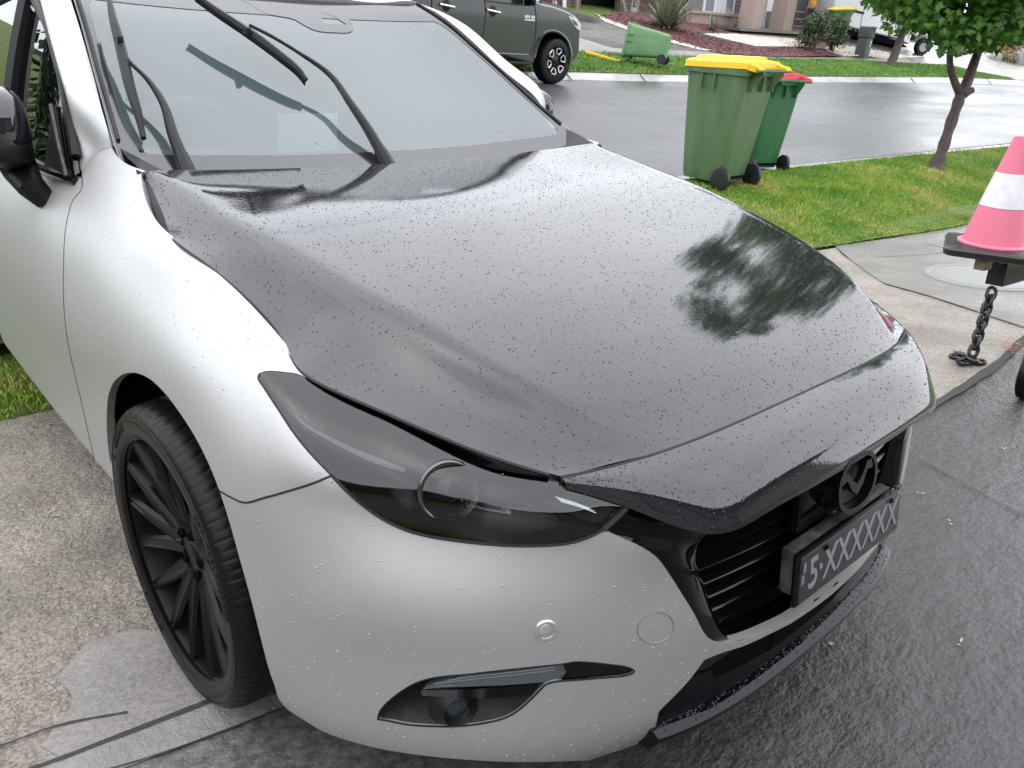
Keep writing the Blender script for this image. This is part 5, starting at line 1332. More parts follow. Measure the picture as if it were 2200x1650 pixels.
# lamp, step, mirror, wheel
mb = MB(); mb.prism([U_(u, v, .012) for u, v in [(1221, 34), (1240, 40), (1248, 52), (1249, 62), (1243, 65), (1236, 58), (1229, 48)]], (-.30, 0, 0)); hl_ = ubuild(mb, 'headlight', mat('ute_lamp', (.55, .57, .58), .12, .3))
mb = MB(); mb.prism([U_(u, v, .018) for u, v in [(1228, 40), (1238, 47), (1242, 56), (1234, 53)]], (-.05, 0, 0)); ubuild(mb, 'lamp_inner', lampdark, hl_)
mb = MB(); a = U_(1063, 128, .10); b = U_(1138, 142, .10); mb.box((a+b)/2-np.array([.04, .6, .0]), (.16, float(np.linalg.norm(b-a))+1.2, .05), bev=.02); ubuild(mb, 'side_step', plastic)
mb = MB(); mb.box(U_(1139, -1, .16), (.22, .12, .20), bev=.05); ubuild(mb, 'side_mirror', gloss_dry)
for k in range(2):
    w = bpy.data.objects.new('wheel', None); COL.objects.link(w); w.parent = ut; wc = Vector(U_(1185, 134.5, -.13))-utinv; wc.z = .388
    if k: wc.y -= 3.08
    w.location = wc
    mb = MB(); mb.lathe([(.225, .10), (.25, .125), (.33, .13), (.37, .115), (.388, .08), (.390, 0), (.388, -.08), (.37, -.115), (.25, -.12), (.225, -.1)], (0, 0, 0), 'X', 64); mb.build('tyre', rubber, w)
    mb = MB(); mb.lathe([(0, .04), (.20, .04), (.215, .06), (.225, .115), (.232, .12), (.236, .105)], (0, 0, 0), 'X', 48); rm_ = mb.build('rim', rimm, w)
    for q in range(6):
        a = 2*math.pi*(q+.25)/6; s_ = MB()
        pts_ = []
        for (r_, da) in ((.125, -.20), (.205, -.33), (.222, -.20), (.222, .20), (.205, .33), (.125, .20)): pts_.append((.108+.012*(r_ > .15), r_*math.cos(a+da), r_*math.sin(a+da)))
        s_.tube(pts_, .0125, 6, closed=True); s_.build('spoke', MATS['rim_silver'] if 'rim_silver' in MATS else mat('rim_silver', (.62, .63, .64), .3, .8), rm_)
    mb = MB(); mb.lathe([(0, .105), (.030, .102), (.035, .09), (.10, .085), (.11, .05)], (0, 0, 0), 'X', 24); mb.build('hub', gloss_dry, rm_)
mb = MB(); mb.box(Vector((XU-.95, float(U_(1185, 134.5, -.13)[1]), utinv.z+.62)), (1.3, .8, .5)); ubuild(mb, 'chassis', dark, smooth=False)
# ---- white van on the far drive
vf = gp(1980, 119); vr = gp(1818, 84); vd = (vf-vr); vd[2] = 0; VL = float(np.linalg.norm(vd)); vd /= VL; vn = np.array([vd[1], -vd[0], 0])
if np.dot(vn, CW-vf) < 0: vn = -vn
def VP(u, v, off=0):
    d = ray(u, v, True); pl_ = vf+vn*off; t = np.dot(pl_-CW, vn)/np.dot(d, vn); return CW+t*d
van = empty('van', 'white delivery van parked on the driveway behind the trees', 'van', loc=tuple(vf)); vinv = Vector(vf)
def vbuild(mb, name, m, par=None, **k):
    mb.v = [tuple(Vector(p)-vinv) for p in mb.v]; return mb.build(name, m, par or van, **k)
vpaint = mat('van_white', (.62, .63, .635), .25, 0, 1.5, .6)
vpx = [(1822, 58), (1868, 69), (1931, 84), (1953, 96)] + [(1957, 88), (1966, 78), (1978, 75), (1988, 80)] + [(2002, 92), (2010, 96)]
lowr = [VP(u, v) for u, v in vpx]; e_ = lowr[-1]; tp1 = e_+np.array([0, 0, .75])+vd*.15; tp2 = tp1-vd*.9+np.array([0, 0, .30]); tp3 = tp2-vd*.7+np.array([0, 0, .75]); bkp = VP(1795, 40)-vd*.2
poly = lowr+[tp1, tp2, tp3, bkp+np.array([0, 0, tp3[2]-bkp[2]]), bkp, VP(1806, 52), VP(1811, 44), VP(1818, 45)]
mb = MB(); mb.prism(poly, -vn*1.9); vb = vbuild(mb, 'body', vpaint, smooth=True); bv = vb.modifiers.new('bevel', 'BEVEL'); bv.width = .06; bv.segments = 3; bv.limit_method = 'ANGLE'; bv.angle_limit = rad(50)
def vline(name, px, r, m): mb = MB(); mb.tube([VP(u, v, .005) for u, v in px], r, 6); vbuild(mb, name, m)
vline('door_rail', [(1801, 16.5), (1856, 28)], .045, plastic); vline('door_gap', [(1861, 0), (1853, 30), (1848, 60)], .010, seamm); vline('door_gap', [(1914, 40), (1908, 72)], .010, seamm)
mb = MB(); mb.prism([VP(u, v, -.02) for u, v in [(1820, 62), (1935, 89), (1950, 102), (1938, 102), (1822, 74)]], -vn*1.7); vbuild(mb, 'underbody', dark, smooth=False)
mb = MB(); mb.box(VP(1928, 49, .05), (.2, .06, .05)); vbuild(mb, 'door_handle', plastic)
for c_, nm in ((vf, 0), (vr, 1)):
    cc = c_-vn*.12+np.array([0, 0, .33]); Rr = Vector(vn).to_track_quat('Z', 'Y').to_matrix()
    mb = MB(); mb.lathe([(.0, .02), (.18, .03), (.20, .08), (.22, .10), (.30, .10), (.33, .06), (.335, -.1)], cc, n=40, R=Rr); vbuild(mb, 'wheel', rubber)
    mb = MB(); mb.lathe([(.0, .05), (.05, .06), (.17, .06), (.19, .085)], cc, n=24, R=Rr); vbuild(mb, 'hubcap', mat('hubcap_grey', (.25, .25, .25), .4) if not nm else MATS['hubcap_grey'])
# ---- house with the porch
XH = -17.2
def HP(u, v, x=XH): return PW(u, v, x=x)
hs_ = empty('house', 'beige rendered house with square porch columns behind the pebble garden', 'house', loc=(XH, 27, 1.4)); hinv = Vector(hs_.location)
def hbuild(mb, name, m, par=None, **k):
    mb.v = [tuple(Vector(p)-hinv) for p in mb.v]; k.setdefault('smooth', False); return mb.build(name, m, par or hs_, **k)
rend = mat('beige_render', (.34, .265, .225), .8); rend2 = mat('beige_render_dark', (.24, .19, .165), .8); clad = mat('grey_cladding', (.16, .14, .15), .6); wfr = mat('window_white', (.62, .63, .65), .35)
wglass = mat('window_pane', (.20, .22, .24), .06); curt = mat('curtain', (.45, .46, .48), .8)
lk(rend, bump(rend, noise(rend, coords(rend), 60, 3), .01), bsdf(rend).inputs['Normal'])
def slab(name, px, m, x=XH, d=.25, par=None):
    mb = MB(); mb.prism([HP(u, v, x) for u, v in px], (-d, 0, 0)); return hbuild(mb, name, m, par)
topz = 60
slab('wall', [(1482, 70), (1612, 80), (1612, 32), (1487, 22)], rend)
slab('sill', [(1487, 27.5), (1604, 38), (1605, 33), (1487, 22)], rend, XH+.08, .2)
slab('cladding', [(1485, 24), (1607, 34), (1640, -120), (1510, -120)], clad, XH-.04, .2)
mb = MB()
for k in range(7):
    v0 = 29-8*k; a = HP(1576, v0, XH-.03); b = HP(1604, v0+1, XH-.03); mb.box((a+b)/2, (.012, float(abs(b-a)[1]), .02))
hbuild(mb, 'cladding_groove', seamm)
w_ = slab('window', [(1510, 26), (1576, 31), (1590, -70), (1524, -75)], wfr, XH+.01, .08)
for a, b in (((1514.5, 23), (1532.5, 24.5)), ((1536, 24.8), (1555, 26.4)), ((1558.5, 26.8), (1573, 28))):
    slab('pane', [(a[0], a[1]), (b[0], b[1]), (b[0]+11, -62), (a[0]+11, -65)], wglass if a[0] < 1530 or a[0] > 1557 else curt, XH+.016, .02, w_)
for dx in (0, 5, 10, 15): slab('curtain', [(1537+dx, 25), (1540+dx, 25.2), (1550+dx, -60), (1547+dx, -60)], wfr, XH+.019, .02, w_)
for cx_, cb in ((0, 0), (66, 4)):
    mb = MB(); c = HP(1619+cx_, 61+cb, XH+1.1); mb.box(Vector(c)+Vector((-.2, 0, 1.45)), (.62, .58, 3.1), rz=0); hbuild(mb, 'column', rend)
slab('porch_slab', [(1590, 66), (1720, 74), (1790, 80), (1790, 74), (1720, 68), (1590, 60)], mat('porch_concrete', (.13, .13, .135), .4), XH+1.5, 2.4)
slab('porch_wall', [(1600, 62), (1800, 82), (1830, -80), (1620, -90)], mat('porch_grey', (.10, .10, .105), .8), XH-1.5, .2)
dr = slab('door', [(1640, 61), (1676, 64), (1696, -60), (1660, -62)], wfr, XH-1.2, .12)
slab('door_panel', [(1643, 58), (1673, 60.5), (1677.5, 26), (1648, 24)], mat('door_green', (.022, .035, .03), .3), XH-1.18, .04, dr)
slab('door_glass', [(1662, 9), (1674, 10), (1677, 0), (1665, -1)], wglass, XH-1.18, .03, dr)
mb = MB()
for k in range(3):
    a = HP(1707, 56-16*k, XH+.3); mb.box(Vector(a)+Vector((0, .35, 0)), (.35, .95, .045)); 
for yy in (-.1, .8): mb.box(Vector(HP(1707, 40, XH+.3))+Vector((0, yy, 0)), (.05, .05, .95))
o = mb.build('shelf_rack', mat('rack_wood', (.30, .22, .17), .6), None, False); tag(o, 'small wooden rack standing on the porch beside the column', 'rack')
# neighbour: dark brick garage and walls
bh = empty('brick_house', 'brown brick house with a dark open garage, beyond the ute', 'house', loc=(-20, 20, 1.9)); hinv = Vector(bh.location)
brick = mat('brown_brick', (.12, .075, .06), .8); bt = nd(brick, 'ShaderNodeTexBrick'); bt.inputs['Scale'].default_value = 1; bt.inputs['Brick Width'].default_value = .23; bt.inputs['Row Height'].default_value = .09; bt.inputs['Mortar Size'].default_value = .008
bt.inputs['Color1'].default_value = (.085, .048, .040, 1); bt.inputs['Color2'].default_value = (.13, .082, .068, 1); bt.inputs['Mortar'].default_value = (.26, .23, .21, 1)
lk(brick, coords(brick, rot=(rad(90), 0, rad(90))), bt.inputs['Vector']); lk(brick, bt.outputs[0], bsdf(brick).inputs['Base Color'])
slb = lambda name, px, m, x, d=.25, par=None: slab_b(name, px, m, x, d, par)
def slab_b(name, px, m, x, d, par):
    mb = MB(); mb.prism([HP(u, v, x) for u, v in px], (-d, 0, 0)); return hbuild(mb, name, m, par or bh)
slb('brick_wall', [(1100, 20), (1247, 32), (1255, -110), (1100, -110)], brick, -19.5)
slb('brick_wall', [(1330, 38), (1485, 52), (1500, -110), (1342, -110)], brick, -19.5)
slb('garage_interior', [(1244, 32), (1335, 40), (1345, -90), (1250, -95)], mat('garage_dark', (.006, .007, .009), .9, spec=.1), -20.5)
dw = slb('doorway', [(1160, 22), (1212, 27), (1216, -80), (1163, -85)], mat('red_brown_door', (.075, .022, .024), .5), -19.4, .1)
slb('door_frame', [(1148, 24), (1158, 25), (1162, -80), (1152, -80)], wfr, -19.35, .15); slb('door_frame', [(1209, 27), (1216, 28), (1220, -80), (1213, -80)], wfr, -19.35, .15)
slb('downpipe', [(1238, 30), (1243, 31), (1248, -80), (1243, -80)], rend2, -19.3, .08)
c_ = HP(1191, 8, -19.3)
text_mesh('house_number', '19', .26, wfr, bh, Matrix.Translation(-hinv) @ frame4(Vector(c_), (0, 1, 0), (0, 0, 1)))
mb = MB(); q = [HP(u, v, -19.1) for u, v in [(1337, 0), (1345, 33)]]; mb.tube(q, .07, 8); o = mb.build('timber_post', mat('post_grey', (.25, .24, .23), .6)); tag(o, 'short pale post leaning on the brick wall beside the gas meter', 'post')
gm_ = empty('gas_meter', 'small grey gas meter with pipes on the brick wall', 'gas meter', loc=tuple(HP(1360, 32, -19.0))); gi = Vector(gm_.location)
mb = MB(); mb.box((0, 0, .12), (.14, .26, .24), bev=.03); mb.build('meter_body', mat('meter_grey', (.3, .29, .28), .5), gm_); mb = MB(); mb.tube([(0, -.12, 0), (0, -.12, .45), (0, -.02, .50), (0, .06, .30)], .025, 6); mb.build('pipe', MATS['meter_grey'], gm_); mb = MB(); mb.tube([(0, .12, .1), (0, .14, .5), (0, .22, .52), (0, .24, -.2)], .025, 6); mb.build('pipe', MATS['meter_grey'], gm_)
def roof_on(y0, y1, x0, ze, par, mm):
    hv = Vector(par.location); mb = MB(); mb.prism([Vector((x0+.9, y0-.5, ze))-hv, Vector((x0+.9, y0-.5, ze+.18))-hv, Vector((x0-5, y0-.5, ze+2.4))-hv, Vector((x0-10, y0-.5, ze+.18))-hv, Vector((x0-10, y0-.5, ze))-hv], (0, y1-y0+1, 0)); mb.build('roof', mm, par, False)
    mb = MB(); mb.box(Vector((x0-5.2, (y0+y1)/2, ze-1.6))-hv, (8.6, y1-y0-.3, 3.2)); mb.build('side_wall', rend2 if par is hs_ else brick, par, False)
rt_ = mat('roof_tile', (.035, .035, .038), .6)
y_a = float(HP(1100, 20, -19.5)[1]); y_b = float(HP(1490, 50, -19.5)[1]); y_c = float(HP(1800, 60, XH)[1])
roof_on(y_a, y_b, -19.9, float(HP(1340, -105, -19.5)[2]), bh, rt_); roof_on(y_b+.4, y_c, XH-1.9, float(HP(1510, -115, XH)[2]), hs_, rt_)
# own house, behind the camera: brick wall with a garage door, seen only in the paint
oh = empty('own_house', 'dark brick house behind the camera with a wide garage door', 'house', loc=(6.5, 0, .6))
mb = MB(); mb.box((.3, -5.2, 1.4), (.6, 5.0, 3.2)); mb.box((.3, 5.6, 1.4), (.6, 5.0, 3.2)); mb.box((.3, .2, 2.75), (.6, 6.0, .5)); mb.build('brick_wall', brick, oh, False)
mb = MB(); mb.box((.35, .2, 1.25), (.1, 5.8, 2.6)); mb.build('garage_door', mat('garage_door_grey', (.16, .16, .165), .5), oh, False)
mb = MB(); mb.prism([(-.6, -8.2, 2.95), (.5, -8.2, 3.05), (4.5, -8.2, 5.0), (4.5, -8.2, 4.8), (.4, -8.2, 2.8)], (0, 16.6, 0)); mb.build('roof', rt_, oh, False)
# ---- trees, shrubs, plants
def leafmat(name, stops, tr=.35):
    m = bpy.data.materials.new(name); m.use_nodes = True; b = bsdf(m); b.inputs['Roughness'].default_value = .38
    oi = noise(m, coords(m), 9, 3, .7); c = ramp(m, oi, stops); lk(m, c, b.inputs['Base Color'])
    tl_ = nd(m, 'ShaderNodeBsdfTranslucent'); lk(m, c, tl_.inputs[0]); mxx = nd(m, 'ShaderNodeMixShader'); mxx.inputs[0].default_value = tr
    lk(m, b.outputs[0], mxx.inputs[1]); lk(m, tl_.outputs[0], mxx.inputs[2]); lk(m, mxx.outputs[0], m.node_tree.nodes['Material Output'].inputs[0]); return m
m_leaf = leafmat('maple_leaf', [(.32, (.04, .13, .024)), (.52, (.09, .22, .032)), (.70, (.20, .36, .05))])
m_bark = mat('bark', (.07, .05, .042), .75); lk(m_bark, ramp(m_bark, noise(m_bark, coords(m_bark, (1, 1, .3)), 40, 5), [(.3, (.030, .022, .020)), (.7, (.11, .080, .070))]), bsdf(m_bark).inputs['Base Color']); lk(m_bark, bump(m_bark, noise(m_bark, coords(m_bark, (1, 1, .25)), 55, 4), .02), bsdf(m_bark).inputs['Normal'])
MAPLE = [(0, 0), (.12, .10), (.42, .02), (.34, .22), (.62, .42), (.36, .48), (.30, .66), (.16, .58), (0, 1.0), (-.16, .58), (-.30, .66), (-.36, .48), (-.62, .42), (-.34, .22), (-.42, .02), (-.12, .10)]
def leaves(name, clumps, n_, s0, s1, m, par, seed, shape=MAPLE, droop=.6):
    rng = np.random.default_rng(seed); V = []; F = []; W = np.array([c[1]**2 for c in clumps]); W = W/W.sum(); k = len(shape)
    for _ in range(n_):
        c, r = clumps[rng.choice(len(clumps), p=W)]; d = rng.normal(size=3); d /= np.linalg.norm(d); p = np.array(c)+d*r*rng.random()**.38*np.array([1, 1, .75])
        out = d+rng.normal(size=3)*.5+np.array([0, 0, .5]); out /= np.linalg.norm(out)+1e-9
        tip = d*.6+rng.normal(size=3)*.6+np.array([0, 0, -droop]); tip -= out*np.dot(tip, out); tip /= np.linalg.norm(tip)+1e-9; sd_ = np.cross(tip, out); s = rng.uniform(s0, s1); b = len(V)
        fold = rng.uniform(.05, .3)
        for x, y in shape: V.append(p+s*(x*sd_+y*tip-out*fold*abs(x)))
        if k == 16:
            F += [(b, b+1, b+8, b+15), (b+1, b+2, b+3), (b+1, b+3, b+5, b+8), (b+3, b+4, b+5), (b+5, b+6, b+7, b+8), (b+15, b+13, b+14), (b+15, b+8, b+11, b+13), (b+13, b+11, b+12), (b+8, b+9, b+10, b+11)]
        else: F.append(tuple(range(b, b+k)))
    return obj(name, V, F, m, par, False)
tb = gp(2011, 366); dt = depth(tb)
tree = empty('tree', 'young maple tree with forked leaning trunk on the near verge', 'tree', loc=tuple(tb)); ti = Vector(tree.location)
def TP(u, v, dd=0): return Vector(PW(u, v, d=dt+dd))-ti
tr_ = MB()
main = [(2009, 374, 0), (2014, 352, 0), (2026, 318, 0), (2042, 268, 0), (2058, 222, 0), (2066, 196, 0)]
tr_.tube([TP(*p) for p in cr_spline(main, 5)], [.108-.048*min(1, i/9) + .006*math.sin(i*1.3) for i in range(len(cr_spline(main, 5)))], 14)
L1 = [(2064, 205, 0), (2052, 178, -.05), (2042, 145, -.1), (2041, 108, -.12), (2050, 60, -.15), (2060, 0, -.2), (2050, -90, -.3), (2040, -200, -.3)]
L2 = [(2064, 205, 0), (2078, 176, .05), (2091, 140, .08), (2106, 100, .1), (2135, 40, .12), (2165, -10, .15), (2190, -90, .2), (2200, -220, .25)]
for L, r0 in ((L1, .046), (L2, .066)):
    q = cr_spline(L, 5); tr_.tube([TP(*p) for p in q], [r0*(1-.75*i/len(q)) for i in range(len(q))], 10)
tr_.tube([TP(2068, 205), TP(2080, 198), TP(2090, 193)], [.05, .04, .034], 8)
rb = np.random.default_rng(5)
for k in range(16):
    b0 = (2045+rb.uniform(-10, 110), rb.uniform(-180, 40)); e_ = (b0[0]+rb.uniform(-170, 130), b0[1]+rb.uniform(-90, 60)); tr_.tube([TP(b0[0], b0[1], .1), TP((b0[0]+e_[0])/2, (b0[1]+e_[1])/2-15, rb.uniform(-.5, .5)), TP(e_[0], e_[1], rb.uniform(-1, 1))], [.020, .013, .006], 5)
tr_.build('trunk', m_bark, tree)
cl = []
cpts = [(1905, -40, .35), (1950, -5, .40), (1985, 20, .34), (2010, 40, .34), (2040, 55, .36), (2075, 65, .34), (2110, 60, .36), (2150, 45, .40), (2190, 30, .45), (1930, -90, .5), (2000, -90, .6), (2080, -60, .6), (2160, -60, .6), (2240, -30, .6), (1960, -190, .7), (2060, -190, .8), (2160, -190, .8), (2260, -150, .7), (2000, -330, .7), (2110, -340, .8), (2220, -300, .7), (2080, -450, .55), (2160, -440, .5), (1880, -150, .4)]
for u, v, r in cpts:
    for dd in (-.7, 0, .7):
        if dd and r < .38 and rb.random() < .3: continue
        cl.append((TP(u+rb.uniform(-12, 12), v+rb.uniform(-10, 8), dd+rb.uniform(-.2, .2)), r*(.85 if dd else 1)*1.0))
for zz, rr in ((2.3, 1.7), (2.9, 2.0), (3.5, 2.1), (4.1, 2.1), (4.7, 1.95), (5.3, 1.7), (5.9, 1.35), (6.5, 1.0), (7.1, .6)):
    for k in range(max(3, int(rr*7))):
        a = rb.uniform(0, 6.28); q = rr*rb.uniform(.25, 1.0); cl.append((Vector((-.25+q*math.cos(a), .55+q*math.sin(a), zz+rb.uniform(-.25, .25))), rb.uniform(.30, .55)))
leaves('crown', cl, 36000, .062, .115, m_leaf, tree, 3)
# second tree across the street
tb2 = gp(1912, 142); d2 = depth(tb2); tree2 = empty('tree', 'small maple tree with straight trunk on the far verge', 'tree', loc=tuple(tb2)); ti = Vector(tree2.location); dt = d2
tr_ = MB(); q = cr_spline([(1911, 144, 0), (1922, 118, 0), (1933, 88, 0), (1941, 62, 0), (1950, 30, 0), (1956, -40, 0), (1965, -130, 0)], 4); tr_.tube([TP(*p) for p in q], [.17*(1-.6*i/len(q)) for i in range(len(q))], 10)
tr_.tube([TP(1938, 72), TP(1955, 62), TP(1975, 40)], [.07, .06, .04], 8); tr_.build('trunk', m_bark, tree2)
leaves('crown', [(TP(u, v, dd), r) for u, v, r in [(1945, 25, 1.0), (1960, -10, 1.3), (1925, -20, 1.1), (1985, 5, 1.1), (1960, -90, 1.7), (1930, -110, 1.5), (1995, -100, 1.6), (1960, -190, 1.5)] for dd in (-.9, .9)], 2600, .16, .28, m_leaf, tree2, 4)
# hedge and trees left of the car, which the door glass mirrors
m_hedge = leafmat('hedge_leaf', [(.35, (.012, .030, .010)), (.65, (.03, .075, .02))], .2)
for i, (x, y, hh) in enumerate([(-5.6, -2.1, 3.0), (-7.6, -2.3, 3.4), (-10.0, -2.8, 3.4), (-1.2, -7, 2.6), (1.5, -7.2, 2.5), (4, -7, 2.8)]):
    e_ = empty('shrub', ['dense dark shrub left of the drive by the car door', 'tall dark shrub left of the drive behind the car', 'broad dark shrub at the street end left of the drive', 'rounded shrub left of the drive level with the front wheel', 'clipped shrub left of the drive level with the nose', 'dark shrub beside the garage left of the drive'][i], 'shrub', loc=(x, y, H(x, y)))
    leaves('foliage', [((rb.uniform(-.7, .7), rb.uniform(-.5, .5), z), .75) for z in np.linspace(.5, hh-.5, 5)], 1900, .10, .2, m_hedge, e_, 20+i, [(0, 0), (.3, .4), (0, 1), (-.3, .4)])
    mb = MB(); mb.tube([(0, 0, -.1), (0, 0, hh*.7)], .05, 6); mb.build('stem', m_bark, e_)
nb = empty('neighbour_house', 'brown brick house left of the drive', 'house', loc=(-2, -14, 0)); mb = MB(); mb.box((0, 0, 1.5), (16, 6, 3.4)); mb.build('brick_wall', brick, nb, False); mb = MB(); mb.prism([(-8.5, 3.6, 3.1), (8.5, 3.6, 3.1), (6, 0, 5), (-6, 0, 5)], (0, -.2, 0)); mb.prism([(-8.5, 3.6, 3.1), (-6, 0, 5), (-8.5, -3.6, 3.1)], (.2, 0, 0)); mb.build('roof', MATS['roof_tile'], nb, False)
# flax
def strappy(label, base, n_, L0, L1, w, m, seed, arch_=.6, name='flax_plant', cat='plant'):
    rng = np.random.default_rng(seed); e_ = empty(name, label, cat, loc=tuple(base)); V = []; F = []
    for _ in range(n_):
        a = rng.uniform(0, 6.28); L = rng.uniform(L0, L1); el = rng.uniform(.35, 1.5); d = np.array([math.cos(a), math.sin(a), 0]); s_ = np.array([-math.sin(a), math.cos(a), 0]); b = len(V); dr_ = rng.uniform(.1, arch_); p = np.array([rng.uniform(-.12, .12), rng.uniform(-.12, .12), 0])
        for i, t in enumerate((0, .3, .55, .78, 1)):
            q = p+d*L*t*math.cos(el)+np.array([0, 0, 1])*L*(t*math.sin(el)-dr_*t*t*(1.6-el)*.9); q[2] = max(q[2], .03); ww = w*(1-t**2.2)*.5+.002; V += [q-s_*ww, q+s_*ww]
        for i in range(4): F.append((b+2*i, b+2*i+1, b+2*i+3, b+2*i+2))
    obj('leaves', V, F, m, e_, False); return e_
m_flax = leafmat('flax_leaf', [(.3, (.07, .085, .05)), (.5, (.16, .18, .11)), (.7, (.30, .30, .20))], .15)
strappy('large grey-green flax with long strap leaves in the red mulch', gp(1432, 64), 230, .9, 1.7, .07, m_flax, 1, .5)
strappy('low spiky plant beside the rendered wall, left of the smaller one', gp(1530, 66), 60, .35, .8, .03, m_flax, 2, .4, 'garden_plant')
strappy('thin brownish grass tuft at the wall near the first column', gp(1577, 66), 40, .3, .75, .02, leafmat('dry_leaf', [(.3, (.10, .07, .05)), (.7, (.2, .15, .10))], .1), 3, .4, 'garden_plant')
m_shr = leafmat('shrub_leaf', [(.3, (.022, .04, .018)), (.55, (.06, .09, .035)), (.75, (.17, .17, .06))], .2)
SLV = [(0, 0), (.22, .35), (.16, .75), (0, 1), (-.16, .75), (-.22, .35)]
def shrub(label, px, hgt, wid, n_, seed):
    b = gp(*px); e_ = empty('shrub', label, 'shrub', loc=tuple(b)); mb = MB(); rng = np.random.default_rng(seed)
    for k in range(6):
        a = rng.uniform(0, 6.28); mb.tube([(0.06*math.cos(a), .06*math.sin(a), -.05), (wid*.3*math.cos(a), wid*.3*math.sin(a), hgt*.5), (wid*.5*math.cos(a), wid*.5*math.sin(a), hgt*.9)], [.03, .022, .01], 5)
    mb.build('stems', m_bark, e_)
    leaves('foliage', [((rng.uniform(-wid, wid)*.55, rng.uniform(-wid, wid)*.55, z), wid*rng.uniform(.35, .6)) for z in np.linspace(hgt*.3, hgt*.92, 9) for _ in range(2)], n_, .06, .13, m_shr, e_, seed, SLV, -.2)
shrub('bushier of the two shrubs, just right of the second porch column', (1742, 112), 1.22, .58, 2300, 31)
shrub('thinner shrub between the bushy shrub and the grey pillar box', (1785, 112), 1.15, .42, 1400, 32)
# grey pillar box
mbp = gp(1850, 122); sc_b = depth(mbp)/FPX; pb_ = empty('meter_pillar', 'dark grey metal service pillar with a pale cap standing in the pebbles', 'service pillar', loc=tuple(mbp))
w_ = 27*sc_b; h_ = 58*sc_b
gmm = mat('pillar_grey', (.075, .085, .092), .5)
mb = MB(); mb.box((0, 0, h_*.30), (w_*.82, w_*.82, h_*.66), bev=.02); mb.build('lower_box', gmm, pb_); mb = MB(); mb.box((0, 0, h_*.82), (w_*.92, w_*.92, h_*.34), bev=.02); mb.build('upper_box', gmm, pb_)
mb = MB(); mb.box((0, 0, h_*1.005), (w_, w_, .05), bev=.01); mb.build('cap', mat('pillar_cap', (.30, .31, .31), .4), pb_); mb = MB(); mb.box((w_*.42, w_*.15, h_*.45), (.04, .10, .22), bev=.01); mb.build('latch', mat('latch_white', (.6, .6, .6), .4), pb_)
# person in a yellow shirt on the porch
pp = PW(1746, 4, x=XH+.6); gz = H(XH+.6, pp[1])+.15
per = empty('person', 'person in a yellow t-shirt standing on the porch behind the shrub, arms lowered', 'person', loc=(float(pp[0]), float(pp[1]), gz))
hh = 1.62
def skin_mesh(name, nodes, edges, m, par, sub=2):
    me = bpy.data.meshes.new(name); me.from_pydata([n[0] for n in nodes], edges, []); o = bpy.data.objects.new(name, me); COL.objects.link(o); o.parent = par
    o.modifiers.new('skin', 'SKIN'); o.modifiers.new('sub', 'SUBSURF').levels = sub; o.modifiers['sub'].render_levels = sub
    me.skin_vertices
    for i, n in enumerate(nodes):
        sv = me.skin_vertices[0].data[i]; r = n[1]; sv.radius = (r, r) if not isinstance(r, tuple) else r
    me.skin_vertices[0].data[0].use_root = True
    dg = bpy.context.evaluated_depsgraph_get(); me2 = bpy.data.meshes.new_from_object(o.evaluated_get(dg)); me2.materials.clear(); me2.materials.append(m); me2.polygons.foreach_set('use_smooth', [True]*len(me2.polygons))
    o.modifiers.clear(); o.data = me2; return o
skinm = mat('skin', (.36, .20, .14), .5); shirt = mat('yellow_shirt', (.75, .42, .02), .8)
N_ = [((0, 0, .86), .13), ((0, 0, 1.10), .12), ((0, 0, 1.30), .13), ((0, 0, 1.40), .07), ((.01, 0, 1.47), .05), ((.02, 0, 1.54), .085), ((.02, 0, 1.62), .085), ((0, -.19, 1.34), .05), ((.03, -.25, 1.08), .04), ((.10, -.20, .86), .032), ((.12, -.18, .79), .028), ((0, .19, 1.34), .05), ((.03, .25, 1.08), .04), ((.10, .20, .86), .032), ((.12, .18, .79), .028), ((0, -.10, .80), .085), ((.01, -.10, .45), .06), ((0, -.10, .06), .04), ((.12, -.10, .03), .035), ((0, .10, .80), .085), ((.01, .10, .45), .06), ((0, .10, .06), .04), ((.12, .10, .03), .035)]
E_ = [(0, 1), (1, 2), (2, 3), (3, 4), (4, 5), (5, 6), (2, 7), (7, 8), (8, 9), (9, 10), (2, 11), (11, 12), (12, 13), (13, 14), (0, 15), (15, 16), (16, 17), (17, 18), (0, 19), (19, 20), (20, 21), (21, 22)]
skin_mesh('body', N_, E_, skinm, per)
skin_mesh('t_shirt', [((0, 0, .80), .155), ((0, 0, 1.0), .150), ((0, 0, 1.20), .150), ((0, 0, 1.32), .135), ((0, 0, 1.395), .075), ((0, -.19, 1.34), .068), ((.015, -.235, 1.20), .064), ((0, .19, 1.34), .068), ((.015, .235, 1.20), .064)], [(0, 1), (1, 2), (2, 3), (3, 4), (3, 5), (5, 6), (3, 7), (7, 8)], shirt, per)
skin_mesh('hair', [((0, 0, 1.66), .088), ((-.03, 0, 1.58), .080)], [(0, 1)], mat('hair_dark', (.03, .02, .015), .6), per)
skin_mesh('trousers', [((0, 0, .88), .14), ((0, -.10, .78), .10), ((.01, -.10, .45), .075), ((0, -.10, .10), .06), ((0, .10, .78), .10), ((.01, .10, .45), .075), ((0, .10, .10), .06)], [(0, 1), (1, 2), (2, 3), (0, 4), (4, 5), (5, 6)], mat('trousers_dark', (.03, .03, .04), .8), per)
